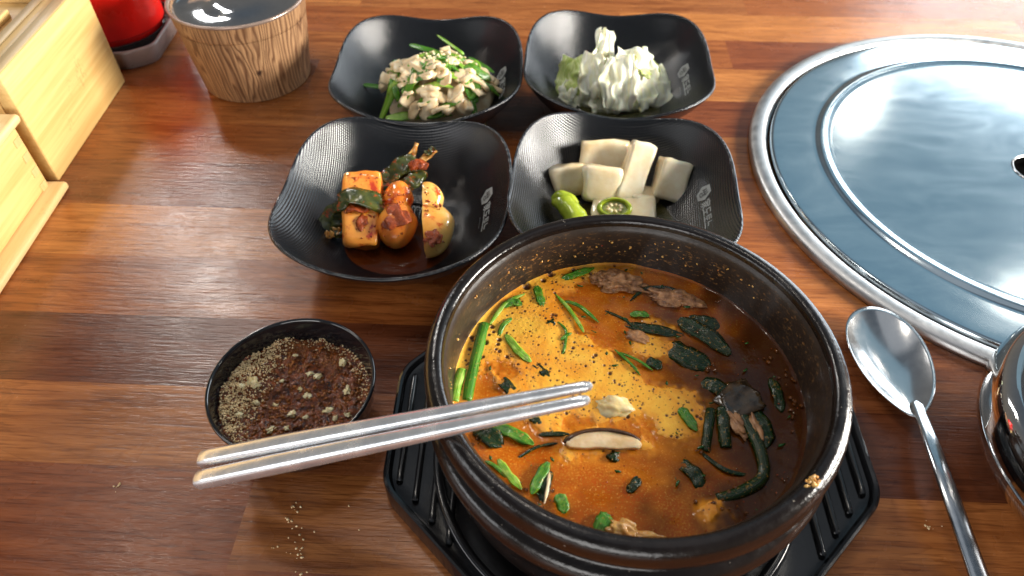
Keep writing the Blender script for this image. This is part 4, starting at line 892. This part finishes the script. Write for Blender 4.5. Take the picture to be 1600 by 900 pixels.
for (x, y, n_, sx, sy) in [(1120, 472, 4, 6, 3), (1200, 560, 4, 4, 8), (1225, 595, 10, 8, 12), (1240, 640, 10, 5, 14), (1150, 640, 10, 8, 14), (1138, 622, 6, 5, 10), (1095, 520, 8, 14, 8), (1150, 765, 6, 10, 10), (1235, 755, 5, 8, 8), (860, 790, 6, 14, 10), (1095, 700, 6, 10, 10), (750, 690, 5, 10, 8), (1110, 580, 6, 8, 5), (810, 760, 5, 12, 8), (1000, 520, 4, 10, 5), (1130, 790, 12, 20, 8)]:
    for i in range(n_):
        q = at(x+rs.gauss(0, sx), y+rs.gauss(0, sy), SZ)-PC
        if math.hypot(q.x, q.y) < 0.066: P_.append((q.x, q.y, SZ+0.0007)); S_.append(rs.uniform(0.0003, 0.0008))
scatter('oil_bubbles', None, None, P_, S_, m_plain('oil_bubble', (0.20, 0.06, 0.008), 0.03, spec=1.0, alpha=0.6), 12, (1, 1, 0.7), parent=soup, sub=2)
# dried drips stuck on the pot
P_, S_ = [], []
for i in range(26): q = at(1270+rs.gauss(0, 7), 752+rs.gauss(0, 5), 0.0850); P_.append((q.x-PC.x, q.y-PC.y, 0.0850-max(0, (math.hypot(q.x-PC.x, q.y-PC.y)-0.0735)*0.6))); S_.append(rs.uniform(0.0003, 0.0007))
for i in range(60):
    a = R(rs.uniform(30, 200)); r_ = 0.0679; z = rs.uniform(0.066, 0.078); P_.append((r_*math.cos(a), r_*math.sin(a), z)); S_.append(rs.uniform(0.0002, 0.0006))
scatter('dried_drips', None, None, P_, S_, M['kstem'], 4, (1, 1, 1), parent=pot)

# ---------------------------------------------------------------- chopsticks
def stick(A, B, label, up=(0.0, -0.10, 1.0)):
    A, B = Vector(A), Vector(B); L = (B-A).length; T = (B-A)/L; U = Vector(up); S1 = T.cross(U).normalized(); U = S1.cross(T).normalized()
    v, f = [], []; n = 30; sec = []
    for k in range(20):
        a = 2*PI*k/20; ca, sa = math.cos(a), math.sin(a); e = 0.70; sec.append((math.copysign(abs(ca)**e, ca), math.copysign(abs(sa)**e, sa)))
    ts = [0, 0.003]+[i/n for i in range(1, n)]+[0.985, 0.996, 1.0]
    n = len(ts)-1
    for i, t in enumerate(ts):
        w_ = 0.0036+(0.0017-0.0036)*max(0, (t-0.25)/0.75)**1.1; h_ = 0.0033+(0.0016-0.0033)*max(0, (t-0.25)/0.75)**1.1
        end = 0.93 if i == 0 else (0.35 if i == n else (0.78 if i == n-1 else 1.0))
        rnd = 0.0 if t < 0.55 else (t-0.55)/0.45
        for (cx, cy), k in zip(sec, range(20)):
            a = 2*PI*k/20; x = cx*(1-rnd)+math.cos(a)*rnd*1.02; y = cy*(1-rnd)+math.sin(a)*rnd*1.02
            pos = A+T*(L*t); v.append(pos+S1*(x*w_*end)+U*(y*h_*end))
    for i in range(n):
        for k in range(20): k2 = (k+1) % 20; f.append((i*20+k, i*20+k2, (i+1)*20+k2, (i+1)*20+k))
    f.append(tuple(reversed(range(20)))); f.append(tuple(n*20+k for k in range(20)))
    m = A.copy(); v = [p-m for p in v]
    o = obj('chopstick', (v, f), M['stick'], None, m); clean(o, 38); return tag(o, label, 'chopstick', 'pair of steel chopsticks')
ZL, ZT = 0.030, 0.114
stick(at(318, 718, ZL), at(925, 602, ZT), 'upper steel chopstick, nearer the side dishes, lying from the sauce dish to the pot')
stick(at(312, 750, ZL), at(921, 624, ZT), 'lower steel chopstick, nearer the table edge, leaning across the pot rim')

# ---------------------------------------------------------------- sauce dish
SC = Vector((-0.0958, 0.1853, 0))
sd_ = thing('sauce_dish', 'small round black dish of perilla and chili sauce beside the pot', 'dish', SC)
prof = smooth_prof([(0.022, 0.0), (0.024, 0.0008), (0.0290, 0.008), (0.0335, 0.020), (0.0358, 0.032), (0.0363, 0.0345), (0.0356, 0.0355), (0.0346, 0.0346), (0.0338, 0.031), (0.0315, 0.021), (0.027, 0.012), (0.020, 0.006), (0.0, 0.0055)], 5)
prof = [Vector((0, 0.0))]+prof
obj('shell', lathe(prof, 128), M['gloss'], sd_)
sauce = thing('dipping_sauce', 'ground perilla and red brown chili garlic sauce in the round dish', 'sauce', SC+Vector((0, 0, 0.0)))
def sauce_h(x, y):
    r = math.hypot(x, y)/0.033; side = max(0, min(1, (-x*0.9-0.002+0.012*nz(x, y, 0, 60))/0.020))
    return 0.0235+0.0035*side+0.0024*nz(x, y, 0, 110)+0.0018*nz(x, y, 5, 260)+0.0008*nz(x, y, 5, 700), side
def sauce_me():
    v, f = [], []; nr, ns = 60, 150
    for i in range(nr+1):
        r = 0.0330*i/nr
        for k in range(ns):
            a = 2*PI*k/ns; x, y = r*math.cos(a), r*math.sin(a); v.append((x, y, sauce_h(x, y)[0]))
    for i in range(nr):
        for k in range(ns): f.append((i*ns+k, i*ns+(k+1) % ns, (i+1)*ns+(k+1) % ns, (i+1)*ns+k))
    return v, f
def m_sauce():
    t = NT('chili_sauce'); v = t.coord('Object'); a = t.noise(v, 420, 5, 0.7, 0.4); b = t.noise(v, 60, 3)
    c = t.mix(t.ramp(a, [(0.35, 0.0), (0.66, 1.0)]), (0.018, 0.005, 0.002), (0.34, 0.075, 0.006)); c = t.mix(t.ramp(b, [(0.5, 0.0), (0.7, 0.6)]), c, (0.30, 0.09, 0.015))
    t.bs(col=c, rough=0.05, spec=0.7); t.bump(t.noise(v, 900, 4, 0.7), 0.8, 0.0008); return t.m
obj('paste', sauce_me(), m_sauce(), sauce)
rs = random.Random(8); P_, S_, P2, S2, P3, S3 = [], [], [], [], [], []
for i in range(10000):
    a = rs.uniform(0, 2*PI); r_ = 0.0325*math.sqrt(rs.random()); x, y = r_*math.cos(a), r_*math.sin(a); h_, s_ = sauce_h(x, y)
    edge = (-x*0.85+y*0.15)/0.0325; pr = max(0, (edge-0.28)*2.4)+max(0, (math.hypot(x, y)/0.0325-0.80)*2.0)*(1 if y > 0 or x < 0 else 0.3)
    if rs.random() < pr: P_.append((x, y, h_+0.0002+rs.uniform(0, 0.0008)*(1 if edge > 0.3 else 0.3))); S_.append(rs.uniform(0.00018, 0.0005))
    elif rs.random() < 0.10: P2.append((x, y, h_+0.0002)); S2.append(rs.uniform(0.0003, 0.0010))
scatter('ground_perilla', None, None, P_, S_, M['perilla'], 5, (1.1, 1, 0.8), parent=sauce)
scatter('chili_grains', None, None, P2, S2, M['grain'], 6, (1.1, 1, 0.7), parent=sauce)
for px, py, s in [(398, 604, 2.4), (380, 610, 1.3), (536, 566, 1.9), (542, 609, 1.7), (480, 619, 1.5), (512, 640, 1.9), (497, 588, 1.5), (456, 647, 1.6), (376, 652, 1.2), (402, 632, 1.1), (425, 675, 1.4), (543, 648, 1.1), (484, 585, 1.3), (470, 610, 0.9), (430, 632, 1.0), (523, 652, 1.2), (446, 668, 1.2), (462, 558, .9), (478, 654, .9), (440, 596, .8)]:
    q = at(px, py, 0.0245)-SC; obj('garlic_bit', blob(0.00085*s, px, 0.7, 3, (1.3, 1, 0.6), 2.2), M['garlic'], sauce, (q.x, q.y, sauce_h(q.x, q.y)[0]+0.0004), (0, 0, px))

# ---------------------------------------------------------------- spoon
sp = thing('spoon', 'stainless steel soup spoon lying face up right of the stone pot', 'spoon', (0.1870, 0.2200, 0))
def spoon_bowl():
    v, f = [], []; nr, ns = 16, 72
    def outline(a): # local: +y tip
        y = math.sin(a); x = math.cos(a); return 0.0192*x*(1+0.16*y-0.10*max(0, -y)**3), 0.0335*y-0.0015*max(0, -y)**6
    for side in (0, 1):
        for i in range(nr+1):
            r = i/nr
            for k in range(ns):
                a = 2*PI*k/ns; x, y = outline(a); z = 0.0018+0.0062*(r**2.2)*(1-0.10*math.sin(a)) + (0 if side == 0 else -0.0009*(1-r**6*0.6)); v.append((x*r, y*r, z+0.0006))
    N = (nr+1)*ns
    for s in (0, 1):
        for i in range(nr):
            for k in range(ns):
                q = (s*N+i*ns+k, s*N+i*ns+(k+1) % ns, s*N+(i+1)*ns+(k+1) % ns, s*N+(i+1)*ns+k); f.append(q if s == 0 else q[::-1])
    for k in range(ns): f.append((nr*ns+k, nr*ns+(k+1) % ns, N+nr*ns+(k+1) % ns, N+nr*ns+k))
    return v, f
spm = m_steel('spoon_steel', (0.72, 0.72, 0.72), 0.14, (120, 120, 60), 0.08, 0.12)
obj('bowl', spoon_bowl(), spm, sp, (0, -0.001, 0), (0, 0, R(-2)))
H0 = [at(1430, 628, 0.0062), at(1440, 652, 0.0092), at(1455, 690, 0.0135), at(1475, 745, 0.0150), at(1500, 815, 0.0130), at(1530, 900, 0.0075), at(1560, 985, 0.0035)]
def handle():
    P = spline([p-sp.location for p in H0], 48); v, f = [], []; m = len(P)
    sec = [(-1, -.2), (-.85, .75), (-.5, 1), (0, 1.1), (.5, 1), (.85, .75), (1, -.2), (.7, -1), (0, -1.1), (-.7, -1)]
    for i, p_ in enumerate(P):
        t = i/(m-1); T = (P[min(i+1, m-1)]-P[max(i-1, 0)]).normalized(); Bn = T.cross(Vector((0, 0, 1))).normalized(); N = Bn.cross(T)
        wd = (0.0029+0.0016*t)*min(1, 0.3+t/0.06); th = 0.0011
        for a, b in sec: v.append(p_+Bn*a*wd+N*b*th)
    k_ = len(sec)
    for i in range(m-1):
        for k in range(k_): f.append((i*k_+k, i*k_+(k+1) % k_, (i+1)*k_+(k+1) % k_, (i+1)*k_+k))
    f.append(tuple(reversed(range(k_)))); f.append(tuple((m-1)*k_+k for k in range(k_))); return v, f
obj('handle', handle(), M['steel'], sp)

# ---------------------------------------------------------------- steel rice bowl at the right edge
rb = thing('rice_bowl', 'shiny round steel rice bowl with lid at the right edge', 'bowl', (0.2700, 0.1480, 0))
prof = smooth_prof([(0.045, 0.0), (0.050, 0.001), (0.060, 0.008), (0.070, 0.019), (0.0752, 0.030), (0.0750, 0.040), (0.0725, 0.0465), (0.069, 0.0495), (0.0660, 0.0500)], 6)
obj('body', lathe([Vector((0, 0.0))]+prof, 128), M['mirror'], rb)
prof = smooth_prof([(0.0668, 0.0490), (0.0668, 0.0530), (0.0650, 0.0545), (0.0625, 0.0535), (0.060, 0.0500), (0.045, 0.0485), (0.020, 0.0480), (0, 0.0480)], 6)
obj('lid', lathe(prof, 128), M['mirror'], rb)

# ---------------------------------------------------------------- wooden pot with steel lid
cp = thing('wooden_pot', 'wood grained round pot with shiny steel lid behind the table corner', 'pot', (-0.1915, 0.4930, 0))
prof = smooth_prof([(0.0372, 0.0), (0.0384, 0.0006), (0.0392, 0.004), (0.0432, 0.034), (0.0446, 0.0468), (0.0447, 0.0476)], 5)+smooth_prof([(0.0444, 0.0479), (0.0446, 0.0484), (0.0452, 0.0500), (0.0464, 0.0595), (0.0464, 0.0605)], 4)
clean(obj('body', lathe([Vector((0, 0))]+prof+[Vector((0.0440, 0.0605)), Vector((0.0430, 0.05)), Vector((0, 0.05))], 128), M['cup'], cp), 50)
obj('rim', lathe(smooth_prof([(0.0468, 0.0600), (0.0474, 0.0612), (0.0468, 0.0622), (0.0455, 0.0620), (0.0447, 0.0605)], 4), 128), M['rimring'], cp)
obj('lid', lathe(smooth_prof([(0.0452, 0.0612), (0.0440, 0.0585), (0.0415, 0.0560), (0.0360, 0.0550), (0.0250, 0.0560), (0.0140, 0.0585), (0, 0.0592)], 6), 128), M['mirror'], cp)
#obj('lid_knob', lathe(smooth_prof([(0.006, 0.058), (0.0055, 0.063), (0.009, 0.067), (0.009, 0.070), (0.005, 0.0725), (0, 0.073)], 5), 48), M['mirror'], cp)

# ---------------------------------------------------------------- seasoning tray with red container
tr = thing('condiment_tray', 'taupe plastic tray under the red container behind the bamboo box', 'tray', (-0.330, 0.552, 0))
def rtray(hx, hy):
    poly = [(hx, -hy+0.012), (hx, hy), (-hx, hy), (-hx, -hy), (hx-0.018, -hy)]
    rings = []
    for d, z in ((-0.006, 0.0), (-0.004, 0.0006), (0.0, 0.0145), (-0.0006, 0.0160), (-0.0020, 0.0160), (-0.0028, 0.0145), (-0.0062, 0.0030), (-0.0085, 0.0020)):
        rings.append([(x, y, z) for x, y in rounded(grow(poly, d), 0.007)])
    n = len(rings[0]); v = [p_ for r_ in rings for p_ in r_]; f = []
    for i in range(len(rings)-1):
        for k in range(n): f.append((i*n+k, i*n+(k+1) % n, (i+1)*n+(k+1) % n, (i+1)*n+k))
    f.append(tuple(reversed(range(n)))); f.append(tuple((len(rings)-1)*n+k for k in range(n))); return v, f
obj('tray_body', rtray(0.060, 0.056), M['tray'], tr)
rc = thing('red_container', 'glossy red round container standing in the tray by the bamboo box', 'container', (-0.318, 0.553, 0.0025))
obj('body', lathe([Vector((0, 0))]+smooth_prof([(0.030, 0.0), (0.034, 0.002), (0.0375, 0.010), (0.0385, 0.020), (0.0390, 0.10), (0.0385, 0.12)], 6)+smooth_prof([(0.037, 0.1215), (0.015, 0.135), (0.006, 0.160), (0.003, 0.170), (0, 0.1705)], 4), 96), M['red'], rc)
obj('base_ring', lathe(smooth_prof([(0.0362, 0.0006), (0.0375, 0.001), (0.0386, 0.006), (0.0380, 0.0068)], 3), 96), M['gloss'], rc)
sj = thing('steel_jar', 'small steel seasoning jar in the tray between red container and wooden pot', 'jar', (-0.285, 0.600, 0.0025))
obj('body', lathe([Vector((0, 0))]+smooth_prof([(0.014, 0), (0.0150, 0.001), (0.0152, 0.045), (0.0140, 0.050)], 4)+[Vector((0, 0.051))], 64), M['mirror'], sj)
obj('cap', lathe([(0.0125, 0.0505), (0.0125, 0.060), (0.0110, 0.0620), (0, 0.0625)], 48), M['steel'], sj)

# ---------------------------------------------------------------- bamboo boxes at the left edge
FX = -0.2885
tb = thing('bamboo_box', 'tall light bamboo box with framed lid at the left table edge', 'box', (FX, 0.366, 0))
Lb, Wb, Hb = 0.1175, 0.150, 0.0750   # along y, along -x, height
PT = 0.0085
obj('side_panel', box(-PT/2, Lb/2, Hb/2, PT, Lb, Hb, 0.0010), M['bamboo'], tb)
obj('side_panel', box(-Wb+PT/2, Lb/2, Hb/2, PT, Lb, Hb, 0.0010), M['bamboo'], tb)
obj('end_panel', box(-Wb/2, PT/2, Hb/2-0.0003, Wb-2*PT-0.0002, PT, Hb, 0.0010), M['bamboo_x'], tb)
obj('end_panel', box(-Wb/2, Lb-PT/2, Hb/2-0.0003, Wb-2*PT-0.0002, PT, Hb, 0.0010), M['bamboo_x'], tb)
obj('top_edge', box(-PT/2-0.0001, Lb/2, Hb+0.0004, PT-0.0012, Lb-0.001, 0.0010, 0.0003), M['bamboo_edge'], tb)
lidp = obj('lid', box(-Wb/2, Lb/2, Hb-0.0085, Wb-2*PT-0.0015, Lb-2*PT-0.0015, 0.004, 0.0005), M['bamboo_x'], tb)
for sx, sy, lx, ly, mm in ((-PT-0.0042, Lb/2, 0.0072, Lb-2*PT-0.002, 'bamboo'), (-PT-0.0118, Lb/2, 0.0070, Lb-2*PT-0.002, 'bamboo_edge'), (-Wb+PT+0.0045, Lb/2, 0.0072, Lb-2*PT-0.002, 'bamboo'), (-Wb/2, PT+0.0045, Wb-2*PT-0.034, 0.0072, 'bamboo_x'), (-Wb/2, Lb-PT-0.0045, Wb-2*PT-0.034, 0.0072, 'bamboo_x')):
    obj('frame_rail', box(sx, sy, Hb-0.0035, lx, ly, 0.006, 0.0006), M[mm], tb)
obj('lid_handle', box(-0.036, Lb/2-0.010, Hb-0.0040, 0.0035, Lb-0.050, 0.0050, 0.0008), M['bamboo'], tb)
sb = thing('bamboo_box', 'low bamboo box with finger joints and rounded base board in front of the tall one', 'box', (FX, 0.3560, 0))
Hs = 0.0500; Ls = 0.22
obj('side_panel', box(-0.004, -Ls/2, Hs/2+0.003, 0.008, Ls, Hs-0.006, 0.0006), M['bamboo'], sb)
obj('end_panel', box(-0.079, -0.0042, Hs/2+0.003, 0.1415, 0.008, Hs-0.0062, 0.0006), M['bamboo_x'], sb)
for k in range(4):
    obj('finger_joint', box(0.0001, -0.0045, 0.0082+k*0.0108, 0.0006, 0.0062, 0.0050, 0.0001), M['endgrain'], sb, smooth=False)
obj('base_board', box(-0.070, -Ls/2+0.001, 0.0030, 0.160, Ls+0.006, 0.0056, 0.0024, 4), m_bamboo('bamboo_board', 1, ((0.74, 0.46, 0.18), (0.88, 0.64, 0.32))), sb)
obj('top_board', box(-0.074, -Ls/2+0.001, Hs+0.0030, 0.158, Ls+0.004, 0.0056, 0.0024, 4), m_bamboo('bamboo_board_top', 1, ((0.70, 0.44, 0.18), (0.86, 0.62, 0.32))), sb)

# ---------------------------------------------------------------- crumbs on the table
rs = random.Random(21); P_, S_ = [], []
for (x, y, n, sx, sy) in [(460, 792, 8, 6, 6), (455, 812, 6, 10, 8), (462, 835, 7, 14, 10), (450, 860, 7, 16, 8), (468, 872, 6, 4, 4), (460, 895, 5, 12, 6), (182, 762, 5, 5, 4), (1455, 825, 7, 8, 5), (1440, 640, 3, 20, 8), (560, 830, 3, 30, 20)]:
    for i in range(n): q = at(x+rs.gauss(0, sx), y+rs.gauss(0, sy), 0.0003); P_.append((q.x, q.y, 0.0003)); S_.append(rs.uniform(0.00020, 0.00055))
scatter('crumbs', 'pale ground seed crumbs scattered on the table near the chopstick ends', 'crumbs', P_, S_, M['perilla'], 9, (1.2, 1, 0.7))

# ---------------------------------------------------------------- faint steam rising over the dark side of the soup
def m_steam():
    m = bpy.data.materials.new('steam'); m.use_nodes = True; t = m.node_tree; t.nodes.clear(); o = t.nodes.new('ShaderNodeOutputMaterial'); pv = t.nodes.new('ShaderNodeVolumePrincipled')
    tc = t.nodes.new('ShaderNodeTexCoord'); mp = t.nodes.new('ShaderNodeMapping'); mp.inputs['Scale'].default_value = (60, 60, 14); n = t.nodes.new('ShaderNodeTexNoise'); n.inputs['Scale'].default_value = 1.0; n.inputs['Detail'].default_value = 2; n.inputs['Distortion'].default_value = 0.8
    cr = t.nodes.new('ShaderNodeValToRGB'); cr.color_ramp.elements[0].position = 0.52; cr.color_ramp.elements[1].position = 0.75
    mu = t.nodes.new('ShaderNodeMath'); mu.operation = 'MULTIPLY'; mu.inputs[1].default_value = 0.9
    t.links.new(tc.outputs['Object'], mp.inputs[0]); t.links.new(mp.outputs[0], n.inputs['Vector']); t.links.new(n.outputs[0], cr.inputs[0]); t.links.new(cr.outputs[0], mu.inputs[0]); t.links.new(mu.outputs[0], pv.inputs['Density'])
    pv.inputs['Color'].default_value = (0.9, 0.93, 1, 1); pv.inputs['Anisotropy'].default_value = 0.2; t.links.new(pv.outputs[0], o.inputs['Volume']); return m
b_ = bmesh.new(); bmesh.ops.create_icosphere(b_, subdivisions=3, radius=1); bmesh.ops.scale(b_, vec=(0.030, 0.026, 0.036), verts=b_.verts)
tag(obj('steam', b_, m_steam(), None, at(1110, 450, 0.094)), 'faint wisps of steam rising over the dark side of the soup', 'steam', None, 'stuff')
